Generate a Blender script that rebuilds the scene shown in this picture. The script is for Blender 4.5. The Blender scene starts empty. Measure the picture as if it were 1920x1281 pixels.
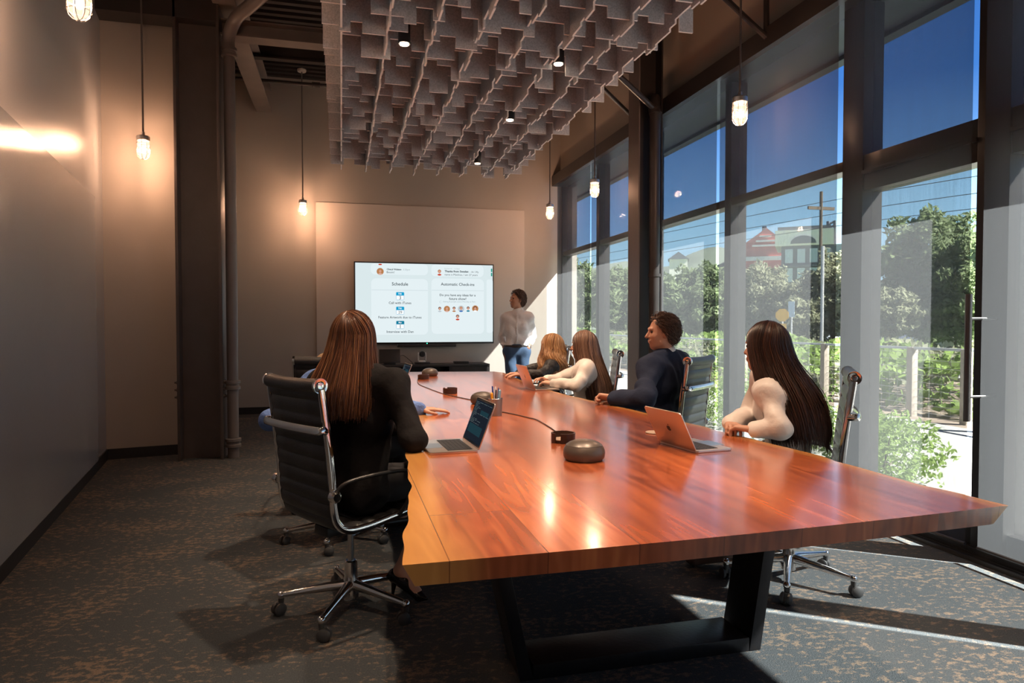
import bpy, bmesh, math, random
import numpy as np
from mathutils import Vector, Matrix
random.seed(7); rng = np.random.default_rng(7)
SC = bpy.context.scene
COL = SC.collection
PI = math.pi

# ------------------------------------------------------------------ camera
F_PX = 1270.0; CAM_H = 1.30
YAW = math.atan(320/F_PX); PITCH = math.atan(34/F_PX)
FW = np.array([math.sin(YAW)*math.cos(PITCH), math.cos(YAW)*math.cos(PITCH), -math.sin(PITCH)])
RT = np.array([math.cos(YAW), -math.sin(YAW), 0.0]); UP = np.cross(RT, FW)
CAMP = np.array([0, 0, CAM_H])
cam = bpy.data.cameras.new('camera'); cam.sensor_width = 36; cam.lens = F_PX/1920*36
cam.clip_start = 0.02; cam.clip_end = 600
camo = bpy.data.objects.new('camera', cam); COL.objects.link(camo)
camo.matrix_world = Matrix(((RT[0], UP[0], -FW[0], 0), (RT[1], UP[1], -FW[1], 0), (RT[2], UP[2], -FW[2], CAM_H), (0, 0, 0, 1)))
SC.camera = camo

# ------------------------------------------------------------------ light
SC.view_settings.view_transform = 'Standard'; SC.view_settings.look = 'None'
SC.view_settings.gamma = 1; SC.view_settings.use_curve_mapping = False
SC.view_settings.exposure = 0.7
W = bpy.data.worlds.new('sky'); SC.world = W; W.use_nodes = True
nt = W.node_tree; nt.nodes.clear()
o_ = nt.nodes.new('ShaderNodeOutputWorld'); b_ = nt.nodes.new('ShaderNodeBackground')
tc = nt.nodes.new('ShaderNodeTexCoord'); sx = nt.nodes.new('ShaderNodeSeparateXYZ')
rp = nt.nodes.new('ShaderNodeValToRGB')
nt.links.new(tc.outputs['Generated'], sx.inputs[0]); nt.links.new(sx.outputs['Z'], rp.inputs[0])
nt.links.new(rp.outputs[0], b_.inputs[0]); nt.links.new(b_.outputs[0], o_.inputs[0])
e = rp.color_ramp.elements
e[0].position = 0.0; e[0].color = (0.36, 0.50, 0.58, 1)
e[1].position = 0.55; e[1].color = (0.017, 0.052, 0.16, 1)
x = e.new(0.13); x.color = (0.22, 0.38, 0.53, 1)
x = e.new(0.30); x.color = (0.040, 0.125, 0.28, 1)
b_.inputs[1].default_value = 3.2
def add_light(name, kind, loc, energy, color=(1, 1, 1), **kw):
    l = bpy.data.lights.new(name, kind); l.energy = energy; l.color = color
    for k, v in kw.items(): setattr(l, k, v)
    o = bpy.data.objects.new(name, l); COL.objects.link(o); o.location = loc
    return o
SUN_TO = Vector((0.81, -0.59, 0.95)).normalized()
sun = add_light('sun', 'SUN', (8, -6, 10), 38, (1, 0.95, 0.88), angle=math.radians(0.6))
sun.rotation_euler = SUN_TO.to_track_quat('Z', 'Y').to_euler()
WARM = (1.0, 0.54, 0.32)
PENDANT_W = 70; SPOT_W = 112

# ------------------------------------------------------------------ placing helpers (photo ray -> point on a real plane)
def ray(px, py): return FW + RT*(px-960)/F_PX - UP*(py-640.5)/F_PX
def onZ(px, py, z=0.0): d = ray(px, py); return Vector(CAMP + d*(z-CAM_H)/d[2])
def onX(px, py, xx): d = ray(px, py); return Vector(CAMP + d*xx/d[0])
def onY(px, py, yy): d = ray(px, py); return Vector(CAMP + d*yy/d[1])
V = Vector

# ------------------------------------------------------------------ materials
def new_mat(name):
    m = bpy.data.materials.new(name); m.use_nodes = True
    n = m.node_tree; n.nodes.clear()
    out = n.nodes.new('ShaderNodeOutputMaterial'); return m, n, out
def pmat(name, col, rough=0.5, metal=0.0, spec=0.5, coat=0.0, noise=None, bump=None, emis=None, trans=0, sheen=0):
    m, n, out = new_mat(name)
    p = n.nodes.new('ShaderNodeBsdfPrincipled'); n.links.new(p.outputs[0], out.inputs[0])
    p.inputs['Base Color'].default_value = (*col, 1); p.inputs['Roughness'].default_value = rough
    p.inputs['Metallic'].default_value = metal; p.inputs['Specular IOR Level'].default_value = spec
    p.inputs['Coat Weight'].default_value = coat; p.inputs['Coat Roughness'].default_value = 0.08
    p.inputs['Sheen Weight'].default_value = sheen
    if trans: p.inputs['Transmission Weight'].default_value = trans
    if emis: p.inputs['Emission Color'].default_value = (*emis[0], 1); p.inputs['Emission Strength'].default_value = emis[1]
    t = n.nodes.new('ShaderNodeTexCoord')
    if noise:   # (scale, amount[, stretch])
        mp = n.nodes.new('ShaderNodeMapping'); n.links.new(t.outputs['Object'], mp.inputs[0])
        if len(noise) > 2: mp.inputs['Scale'].default_value = noise[2]
        nz = n.nodes.new('ShaderNodeTexNoise'); nz.inputs['Scale'].default_value = noise[0]; nz.inputs['Detail'].default_value = 6
        n.links.new(mp.outputs[0], nz.inputs[0])
        mx = n.nodes.new('ShaderNodeMix'); mx.data_type = 'RGBA'
        a = noise[1]
        mx.inputs['A'].default_value = (*[c*(1-a) for c in col], 1); mx.inputs['B'].default_value = (*[min(1, c*(1+a)) for c in col], 1)
        n.links.new(nz.outputs[0], mx.inputs['Factor']); n.links.new(mx.outputs['Result'], p.inputs['Base Color'])
    if bump:
        nb = n.nodes.new('ShaderNodeTexNoise'); nb.inputs['Scale'].default_value = bump[0]; nb.inputs['Detail'].default_value = 4
        n.links.new(t.outputs['Object'], nb.inputs[0])
        bp = n.nodes.new('ShaderNodeBump'); bp.inputs['Strength'].default_value = bump[1]; bp.inputs['Distance'].default_value = 0.01 if bump[0] > 25 else 0.035
        n.links.new(nb.outputs[0], bp.inputs['Height']); n.links.new(bp.outputs[0], p.inputs['Normal'])
    return m
def emat(name, col, s):
    m, n, out = new_mat(name); e = n.nodes.new('ShaderNodeEmission')
    e.inputs[0].default_value = (*col, 1); e.inputs[1].default_value = s; n.links.new(e.outputs[0], out.inputs[0]); return m

M = {}
M['wall'] = pmat('wall_paint', (0.36, 0.325, 0.29), 0.62, noise=(3.0, 0.05), bump=(160, 0.10))
M['wall_left'] = pmat('wall_paint_satin', (0.33, 0.33, 0.335), 0.33, noise=(3.0, 0.04), bump=(120, 0.12))
M['board'] = pmat('glossy_board', (0.31, 0.325, 0.34), 0.16, noise=(3.0, 0.03), bump=(150, 0.10))
M['soffit'] = pmat('soffit_paint', (0.42, 0.36, 0.30), 0.7, noise=(2, 0.05))
M['panel'] = pmat('wall_panel_fabric', (0.50, 0.45, 0.41), 0.75, noise=(200, 0.10), bump=(300, 0.1))
M['base'] = pmat('baseboard_black', (0.018, 0.017, 0.018), 0.45)
M['deck'] = pmat('ceiling_deck', (0.030, 0.024, 0.022), 0.8, noise=(4, 0.3))
M['steel_dark'] = pmat('painted_dark_steel', (0.040, 0.034, 0.033), 0.42, noise=(6, 0.25))
M['steel_col'] = pmat('painted_column_steel', (0.085, 0.070, 0.066), 0.42, noise=(7, 0.2), bump=(40, 0.1))
M['beam'] = pmat('painted_grey_beam', (0.17, 0.14, 0.125), 0.6, noise=(5, 0.2))
M['pipe'] = pmat('painted_pipe', (0.13, 0.115, 0.11), 0.45, noise=(8, 0.15))
M['frame'] = pmat('window_frame_bronze', (0.030, 0.027, 0.027), 0.38, spec=0.5)
M['steel_leg'] = pmat('blackened_steel', (0.030, 0.030, 0.034), 0.34, metal=0.6, noise=(20, 0.3), bump=(60, 0.08))
M['chrome'] = pmat('polished_chrome', (0.82, 0.80, 0.79), 0.09, metal=1)
M['alu'] = pmat('brushed_aluminium', (0.62, 0.60, 0.59), 0.28, metal=1)
M['handle'] = pmat('brushed_dark_handle', (0.16, 0.15, 0.15), 0.3, metal=0.9)
M['leather'] = pmat('black_leather', (0.022, 0.023, 0.025), 0.36, bump=(220, 0.22), spec=0.6)
M['plastic'] = pmat('black_plastic', (0.018, 0.018, 0.02), 0.4)
M['wheel'] = pmat('grey_caster_plastic', (0.05, 0.052, 0.055), 0.5)
M['felt_edge'] = pmat('felt_cut_edge', (0.80, 0.78, 0.77), 0.9)
M['rim'] = pmat('white_rim', (0.6, 0.55, 0.5), 0.4)
M['blind_dark'] = pmat('console_veneer', (0.028, 0.023, 0.022), 0.45, noise=(30, 0.3, (1, 8, 8)))
M['white'] = pmat('white_plastic', (0.75, 0.75, 0.74), 0.4)
M['coaster'] = pmat('dark_walnut_holder', (0.050, 0.022, 0.014), 0.4, noise=(40, 0.4, (1, 1, 6)))
M['coaster_in'] = pmat('holder_lining', (0.38, 0.27, 0.20), 0.6)
M['puck'] = pmat('bronze_grey_speaker_shell', (0.105, 0.085, 0.072), 0.36, metal=0.35)
M['cable'] = pmat('cable_rubber', (0.03, 0.025, 0.024), 0.5)
M['laptop'] = pmat('warm_aluminium_shell', (0.68, 0.60, 0.55), 0.30, metal=0.85)
M['logo'] = pmat('dark_mirror_logo', (0.10, 0.085, 0.08), 0.15, metal=0.6)
M['keys'] = pmat('black_keys', (0.02, 0.02, 0.022), 0.5)
M['concrete'] = pmat('pale_concrete', (0.34, 0.335, 0.32), 0.9, noise=(2, 0.08))
M['asphalt'] = pmat('asphalt', (0.16, 0.16, 0.165), 0.9)
M['soil'] = pmat('bark_soil', (0.22, 0.17, 0.13), 0.95, noise=(3, 0.4))
M['grass'] = pmat('ground_cover', (0.14, 0.20, 0.075), 0.95, noise=(1.5, 0.5))
M['leaf'] = pmat('leaf_bright', (0.30, 0.42, 0.11), 0.6, noise=(1.6, 0.45))
M['leaf2'] = pmat('leaf_mid', (0.19, 0.235, 0.12), 0.6, noise=(0.5, 0.5))
M['leaf3'] = pmat('leaf_dusky', (0.31, 0.32, 0.20), 0.7, noise=(0.3, 0.4))
M['bark'] = pmat('bark', (0.10, 0.075, 0.055), 0.9)
M['wood_post'] = pmat('weathered_post', (0.42, 0.36, 0.30), 0.85)
M['wire'] = pmat('galvanised_wire', (0.5, 0.5, 0.5), 0.5, metal=0.3)
M['hill'] = pmat('hillside_scrub', (0.085, 0.105, 0.08), 0.95, noise=(0.08, 0.5))
M['bld_red'] = pmat('red_house_paint', (0.55, 0.15, 0.13), 0.8)
M['bld_cream'] = pmat('cream_trim', (0.85, 0.80, 0.72), 0.8)
M['bld_dark'] = pmat('dark_roof_slate', (0.12, 0.13, 0.16), 0.8)
M['bld_blue'] = pmat('window_reflecting_grey', (0.50, 0.56, 0.62), 0.3)
M['car_dark'] = pmat('car_dark_paint', (0.05, 0.06, 0.08), 0.25, coat=0.5)
M['car_grey'] = pmat('car_silver_paint', (0.35, 0.38, 0.42), 0.3, coat=0.5)
M['car_white'] = pmat('car_white_paint', (0.75, 0.75, 0.75), 0.3, coat=0.5)
M['car_glass'] = pmat('car_glass', (0.02, 0.03, 0.04), 0.08)
M['yellow'] = pmat('sign_yellow', (0.95, 0.50, 0.02), 0.6)
M['signblue'] = pmat('sign_pale_blue', (0.45, 0.58, 0.70), 0.6)
M['teal'] = pmat('teal_awning', (0.05, 0.30, 0.32), 0.7)
M['skin'] = pmat('skin', (0.52, 0.27, 0.18), 0.5, noise=(30, 0.08))
M['skin2'] = pmat('skin_tan', (0.44, 0.215, 0.135), 0.5, noise=(30, 0.08))
M['eye'] = pmat('eye', (0.05, 0.035, 0.028), 0.2)
M['navy'] = pmat('navy_suit_wool', (0.018, 0.025, 0.050), 0.85, spec=0.2, noise=(300, 0.25), bump=(7, 0.5))
M['black_wool'] = pmat('black_jacket_wool', (0.010, 0.009, 0.010), 0.85, spec=0.2, noise=(300, 0.25), bump=(7, 0.5))
M['black_sheer'] = pmat('black_thin_blouse', (0.016, 0.015, 0.017), 0.6, bump=(14, 0.8))
M['blouse'] = pmat('white_silk_blouse', (0.74, 0.66, 0.61), 0.5, bump=(7, 0.45))
M['shirt'] = pmat('white_cotton_shirt', (0.76, 0.73, 0.73), 0.8, bump=(8, 0.5))
M['blue_shirt'] = pmat('blue_cotton_shirt', (0.12, 0.22, 0.52), 0.8, bump=(14, 1.0))
M['knit'] = pmat('tan_knit', (0.30, 0.19, 0.11), 0.9, bump=(120, 0.6), noise=(90, 0.3))
M['sfbut'] = pmat('shirt_button', (0.5, 0.48, 0.46), 0.3)
M['denim'] = pmat('blue_denim', (0.045, 0.085, 0.16), 0.85, noise=(60, 0.25))
M['trousers'] = pmat('dark_trousers', (0.014, 0.014, 0.018), 0.8)
M['belt'] = pmat('brown_belt', (0.03, 0.018, 0.012), 0.4)
M['heel'] = pmat('black_patent_leather', (0.010, 0.010, 0.012), 0.15)
M['boot'] = pmat('taupe_suede', (0.14, 0.085, 0.065), 0.75)
M['shoe'] = pmat('dark_leather_shoe', (0.02, 0.015, 0.012), 0.3)

def hair_mat(name, c0, c1, c2, rough=0.34):
    m, n, out = new_mat(name)
    p = n.nodes.new('ShaderNodeBsdfPrincipled'); n.links.new(p.outputs[0], out.inputs[0])
    g = n.nodes.new('ShaderNodeNewGeometry'); r = n.nodes.new('ShaderNodeValToRGB')
    n.links.new(g.outputs['Random Per Island'], r.inputs[0]); n.links.new(r.outputs[0], p.inputs['Base Color'])
    r.color_ramp.elements[0].color = (*c0, 1); r.color_ramp.elements[1].color = (*c2, 1)
    q = r.color_ramp.elements.new(0.6); q.color = (*c1, 1)
    p.inputs['Roughness'].default_value = rough; p.inputs['Specular IOR Level'].default_value = 0.6
    return m
M['hair_auburn'] = hair_mat('auburn_hair', (0.045, 0.015, 0.008), (0.13, 0.046, 0.019), (0.38, 0.17, 0.07))
M['hair_dark'] = hair_mat('dark_brown_hair', (0.018, 0.008, 0.006), (0.040, 0.017, 0.011), (0.085, 0.036, 0.022))
M['hair_long'] = hair_mat('light_brown_hair', (0.07, 0.036, 0.024), (0.20, 0.11, 0.074), (0.42, 0.26, 0.18))
M['hair_blonde'] = hair_mat('golden_blonde_hair', (0.20, 0.085, 0.032), (0.50, 0.25, 0.10), (0.80, 0.50, 0.26))
M['hair_brown'] = hair_mat('short_brown_hair', (0.040, 0.019, 0.012), (0.085, 0.042, 0.027), (0.19, 0.10, 0.062))

def leafmat(name, c, sc, amt):
    m = pmat(name, c, 0.7, spec=0.25, noise=(sc, amt)); n = m.node_tree; L = n.links.new
    p = next(q for q in n.nodes if q.type == 'BSDF_PRINCIPLED'); out = next(q for q in n.nodes if q.type == 'OUTPUT_MATERIAL')
    t = n.nodes.new('ShaderNodeBsdfTranslucent'); src = p.inputs['Base Color'].links[0].from_socket; L(src, t.inputs[0])
    a = n.nodes.new('ShaderNodeMixShader'); a.inputs[0].default_value = 0.45; L(p.outputs[0], a.inputs[1]); L(t.outputs[0], a.inputs[2]); L(a.outputs[0], out.inputs[0]); return m
M['leaf'] = leafmat('leaf_bright', (0.26, 0.36, 0.11), 1.6, 0.3)
M['leaf2'] = leafmat('leaf_mid', (0.20, 0.25, 0.13), 0.5, 0.3)
M['leaf3'] = leafmat('leaf_dusky', (0.28, 0.29, 0.19), 0.3, 0.3)
def carpet_mat():
    m, n, out = new_mat('speckled_carpet'); L = n.links.new
    p = n.nodes.new('ShaderNodeBsdfPrincipled'); L(p.outputs[0], out.inputs[0]); p.inputs['Roughness'].default_value = 0.97
    p.inputs['Specular IOR Level'].default_value = 0.1
    t = n.nodes.new('ShaderNodeTexCoord')
    mp = n.nodes.new('ShaderNodeMapping'); mp.inputs['Scale'].default_value = (1.0, 1.5, 1); mp.inputs['Rotation'].default_value = (0, 0, 0.25); L(t.outputs['Object'], mp.inputs[0])
    a = n.nodes.new('ShaderNodeTexNoise'); a.inputs['Scale'].default_value = 24; a.inputs['Detail'].default_value = 5; a.inputs['Roughness'].default_value = 0.72; L(mp.outputs[0], a.inputs[0])
    b = n.nodes.new('ShaderNodeTexNoise'); b.inputs['Scale'].default_value = 2.2; b.inputs['Detail'].default_value = 2; L(mp.outputs[0], b.inputs[0])
    ad = n.nodes.new('ShaderNodeMath'); ad.operation = 'MULTIPLY_ADD'; L(b.outputs[0], ad.inputs[0]); ad.inputs[1].default_value = 0.30; L(a.outputs[0], ad.inputs[2])
    r = n.nodes.new('ShaderNodeValToRGB'); L(ad.outputs[0], r.inputs[0])
    r.color_ramp.elements[0].position = 0.68; r.color_ramp.elements[0].color = (0, 0, 0, 1)
    r.color_ramp.elements[1].position = 0.76; r.color_ramp.elements[1].color = (1, 1, 1, 1)
    c = n.nodes.new('ShaderNodeTexNoise'); c.inputs['Scale'].default_value = 190; c.inputs['Detail'].default_value = 2; L(t.outputs['Object'], c.inputs[0])
    m1 = n.nodes.new('ShaderNodeMix'); m1.data_type = 'RGBA'; L(c.outputs[0], m1.inputs['Factor'])
    m1.inputs['A'].default_value = (0.025, 0.030, 0.034, 1); m1.inputs['B'].default_value = (0.082, 0.092, 0.100, 1)
    m3 = n.nodes.new('ShaderNodeMix'); m3.data_type = 'RGBA'; L(c.outputs[0], m3.inputs['Factor'])
    m3.inputs['A'].default_value = (0.095, 0.075, 0.060, 1); m3.inputs['B'].default_value = (0.215, 0.165, 0.125, 1)
    m2 = n.nodes.new('ShaderNodeMix'); m2.data_type = 'RGBA'; L(r.outputs[0], m2.inputs['Factor'])
    L(m1.outputs['Result'], m2.inputs['A']); L(m3.outputs['Result'], m2.inputs['B'])
    L(m2.outputs['Result'], p.inputs['Base Color'])
    bp = n.nodes.new('ShaderNodeBump'); bp.inputs['Strength'].default_value = 0.6; bp.inputs['Distance'].default_value = 0.006
    L(c.outputs[0], bp.inputs['Height']); L(bp.outputs[0], p.inputs['Normal'])
    return m
M['carpet'] = carpet_mat()

def wood_mat():
    m, n, out = new_mat('walnut_live_edge_wood'); L = n.links.new
    p = n.nodes.new('ShaderNodeBsdfPrincipled'); L(p.outputs[0], out.inputs[0])
    p.inputs['Roughness'].default_value = 0.24; p.inputs['Coat Weight'].default_value = 0.6; p.inputs['Coat Roughness'].default_value = 0.13
    t = n.nodes.new('ShaderNodeTexCoord'); sp = n.nodes.new('ShaderNodeSeparateXYZ'); L(t.outputs['Object'], sp.inputs[0])
    def math_(op, a, b=None, c=None):
        q = n.nodes.new('ShaderNodeMath'); q.operation = op
        for i, v in enumerate((a, b, c)):
            if v is None: continue
            if isinstance(v, (int, float)): q.inputs[i].default_value = v
            else: L(v, q.inputs[i])
        return q.outputs[0]
    # planks of 0.21 m running along the table, butt joints at staggered places
    px = math_('DIVIDE', sp.outputs['X'], 0.235); fx = math_('FLOOR', px)
    sh = math_('MULTIPLY', math_('SINE', math_('MULTIPLY', fx, 12.7)), 3.1)
    py = math_('DIVIDE', math_('ADD', sp.outputs['Y'], sh), 2.3); fy = math_('FLOOR', py)
    cb = n.nodes.new('ShaderNodeCombineXYZ'); L(fx, cb.inputs[0]); L(fy, cb.inputs[1])
    wn = n.nodes.new('ShaderNodeTexWhiteNoise'); wn.noise_dimensions = '3D'; L(cb.outputs[0], wn.inputs[0])
    # grain coordinates offset per plank
    off = n.nodes.new('ShaderNodeVectorMath'); off.operation = 'MULTIPLY_ADD'; L(wn.outputs['Color'], off.inputs[0]); off.inputs[1].default_value = (5, 9, 3); L(t.outputs['Object'], off.inputs[2])
    mp = n.nodes.new('ShaderNodeMapping'); L(off.outputs[0], mp.inputs[0]); mp.inputs['Scale'].default_value = (7.5, 0.85, 1)
    big = n.nodes.new('ShaderNodeTexNoise'); big.inputs['Scale'].default_value = 1.0; big.inputs['Detail'].default_value = 2.5; big.inputs['Distortion'].default_value = 0.6; L(mp.outputs[0], big.inputs[0])
    rr = math_('MULTIPLY_ADD', math_('SINE', math_('MULTIPLY', big.outputs[0], 42.0)), 0.5, 0.5)
    mp2 = n.nodes.new('ShaderNodeMapping'); L(off.outputs[0], mp2.inputs[0]); mp2.inputs['Scale'].default_value = (34, 1.3, 6)
    fine = n.nodes.new('ShaderNodeTexNoise'); fine.inputs['Scale'].default_value = 1.0; fine.inputs['Detail'].default_value = 2; L(mp2.outputs[0], fine.inputs[0])
    g = math_('ADD', math_('MULTIPLY', rr, 0.15), math_('MULTIPLY_ADD', fine.outputs[0], 0.40, 0.26))
    g = math_('ADD', g, math_('MULTIPLY', math_('SUBTRACT', wn.outputs['Value'], 0.5), 0.34))
    r = n.nodes.new('ShaderNodeValToRGB'); L(g, r.inputs[0]); ee = r.color_ramp.elements
    ee[0].position = 0.22; ee[0].color = (0.10, 0.020, 0.008, 1)
    ee[1].position = 0.86; ee[1].color = (0.58, 0.175, 0.058, 1)
    q = ee.new(0.42); q.color = (0.26, 0.060, 0.022, 1)
    q = ee.new(0.65); q.color = (0.40, 0.100, 0.033, 1)
    # sapwood band near the live edges (attribute painted as real wood colour)
    at = n.nodes.new('ShaderNodeAttribute'); at.attribute_name = 'sap'
    sw = n.nodes.new('ShaderNodeMix'); sw.data_type = 'RGBA'
    r2 = n.nodes.new('ShaderNodeValToRGB'); L(g, r2.inputs[0]); r2.color_ramp.elements[0].color = (0.42, 0.17, 0.045, 1); r2.color_ramp.elements[1].color = (0.72, 0.36, 0.10, 1)
    L(at.outputs['Fac'], sw.inputs['Factor']); L(r.outputs[0], sw.inputs['A']); L(r2.outputs[0], sw.inputs['B'])
    # plank seams
    fr = math_('FRACT', px); ed = math_('LESS_THAN', math_('MINIMUM', fr, math_('SUBTRACT', 1.0, fr)), 0.006)
    fr2 = math_('FRACT', py); ed2 = math_('LESS_THAN', fr2, 0.0012)
    sm = n.nodes.new('ShaderNodeMix'); sm.data_type = 'RGBA'; L(math_('MULTIPLY', math_('MAXIMUM', ed, ed2), 0.6), sm.inputs['Factor'])
    L(sw.outputs['Result'], sm.inputs['A']); sm.inputs['B'].default_value = (0.07, 0.02, 0.01, 1)
    L(sm.outputs['Result'], p.inputs['Base Color'])
    return m
M['wood'] = wood_mat()

def felt_mat():
    m, n, out = new_mat('grey_marl_felt'); L = n.links.new
    p = n.nodes.new('ShaderNodeBsdfPrincipled'); L(p.outputs[0], out.inputs[0]); p.inputs['Roughness'].default_value = 0.95; p.inputs['Specular IOR Level'].default_value = 0.1
    t = n.nodes.new('ShaderNodeTexCoord'); a = n.nodes.new('ShaderNodeTexNoise'); a.inputs['Scale'].default_value = 95; a.inputs['Detail'].default_value = 6; a.inputs['Roughness'].default_value = 0.8
    L(t.outputs['Object'], a.inputs[0]); r = n.nodes.new('ShaderNodeValToRGB'); L(a.outputs[0], r.inputs[0])
    r.color_ramp.elements[0].position = 0.3; r.color_ramp.elements[0].color = (0.29, 0.305, 0.33, 1)
    r.color_ramp.elements[1].position = 0.7; r.color_ramp.elements[1].color = (0.62, 0.635, 0.67, 1)
    L(r.outputs[0], p.inputs['Base Color']); return m
M['felt'] = felt_mat()

def shade_mat():
    # open-weave roller-shade cloth: holes let light straight through, yarn scatters a little
    m, n, out = new_mat('open_weave_shade_cloth'); L = n.links.new
    tr = n.nodes.new('ShaderNodeBsdfTransparent'); tr.inputs[0].default_value = (1, 1, 1, 1)
    tl = n.nodes.new('ShaderNodeBsdfTranslucent'); tl.inputs[0].default_value = (0.030, 0.0315, 0.034, 1)
    df = n.nodes.new('ShaderNodeBsdfDiffuse'); df.inputs[0].default_value = (0.030, 0.028, 0.027, 1)
    a = n.nodes.new('ShaderNodeAddShader'); L(tl.outputs[0], a.inputs[0]); L(df.outputs[0], a.inputs[1])
    t = n.nodes.new('ShaderNodeTexCoord'); mp = n.nodes.new('ShaderNodeMapping'); mp.inputs['Scale'].default_value = (1, 60, 1.2); L(t.outputs['Object'], mp.inputs[0])
    nz = n.nodes.new('ShaderNodeTexNoise'); nz.inputs['Scale'].default_value = 1.5; nz.inputs['Detail'].default_value = 3; L(mp.outputs[0], nz.inputs[0])
    mr = n.nodes.new('ShaderNodeMapRange'); L(nz.outputs[0], mr.inputs[0]); mr.inputs[1].default_value = 0.3; mr.inputs[2].default_value = 0.7; mr.inputs[3].default_value = 0.695; mr.inputs[4].default_value = 0.725
    wv = n.nodes.new('ShaderNodeTexNoise'); wv.inputs['Scale'].default_value = 330; wv.inputs['Detail'].default_value = 1; L(t.outputs['Object'], wv.inputs[0])
    ma = n.nodes.new('ShaderNodeMath'); ma.operation = 'MULTIPLY_ADD'; L(wv.outputs[0], ma.inputs[0]); ma.inputs[1].default_value = 0.22; L(mr.outputs[0], ma.inputs[2])
    mb = n.nodes.new('ShaderNodeMath'); mb.operation = 'SUBTRACT'; L(ma.outputs[0], mb.inputs[0]); mb.inputs[1].default_value = 0.11
    mx = n.nodes.new('ShaderNodeMixShader'); L(mb.outputs[0], mx.inputs[0]); L(tr.outputs[0], mx.inputs[1]); L(a.outputs[0], mx.inputs[2])
    L(mx.outputs[0], out.inputs[0]); return m
M['shade'] = shade_mat()
def glass_mat(name='window_glass', tint=(0.93, 0.96, 0.96), strength=0.15):
    m, n, out = new_mat(name); L = n.links.new
    tr = n.nodes.new('ShaderNodeBsdfTransparent'); tr.inputs[0].default_value = (*tint, 1)
    gl = n.nodes.new('ShaderNodeBsdfGlossy'); gl.inputs['Roughness'].default_value = 0.02
    fr = n.nodes.new('ShaderNodeFresnel'); fr.inputs[0].default_value = 1.45
    mu = n.nodes.new('ShaderNodeMath'); mu.operation = 'MULTIPLY'; mu.inputs[1].default_value = strength; L(fr.outputs[0], mu.inputs[0])
    mx = n.nodes.new('ShaderNodeMixShader'); L(mu.outputs[0], mx.inputs[0]); L(tr.outputs[0], mx.inputs[1]); L(gl.outputs[0], mx.inputs[2]); L(mx.outputs[0], out.inputs[0]); return m
M['glass'] = glass_mat()
M['tint'] = glass_mat('tinted_glass', (0.60, 0.66, 0.76), 0.12)
def jar_mat():
    m, n, out = new_mat('lit_lamp_glass'); L = n.links.new
    tr = n.nodes.new('ShaderNodeBsdfTransparent'); e = n.nodes.new('ShaderNodeEmission'); e.inputs[0].default_value = (1, 0.66, 0.42, 1); e.inputs[1].default_value = 1.5
    a = n.nodes.new('ShaderNodeMixShader'); a.inputs[0].default_value = 0.45; L(tr.outputs[0], a.inputs[1]); L(e.outputs[0], a.inputs[2]); L(a.outputs[0], out.inputs[0]); return m
M['jar'] = jar_mat()
M['bulb'] = emat('glowing_bulb', (1, 0.72, 0.45), 5)
M['spot_face'] = emat('spot_lens', (1, 0.75, 0.52), 7)
def mesh_metal():
    m, n, out = new_mat('perforated_mesh_metal'); L = n.links.new
    tr = n.nodes.new('ShaderNodeBsdfTransparent'); p = n.nodes.new('ShaderNodeBsdfPrincipled'); p.inputs['Metallic'].default_value = 0.8; p.inputs['Base Color'].default_value = (0.4, 0.38, 0.38, 1); p.inputs['Roughness'].default_value = 0.35
    a = n.nodes.new('ShaderNodeMixShader'); a.inputs[0].default_value = 0.6; L(tr.outputs[0], a.inputs[1]); L(p.outputs[0], a.inputs[2]); L(a.outputs[0], out.inputs[0]); return m
M['meshmetal'] = mesh_metal()

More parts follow.
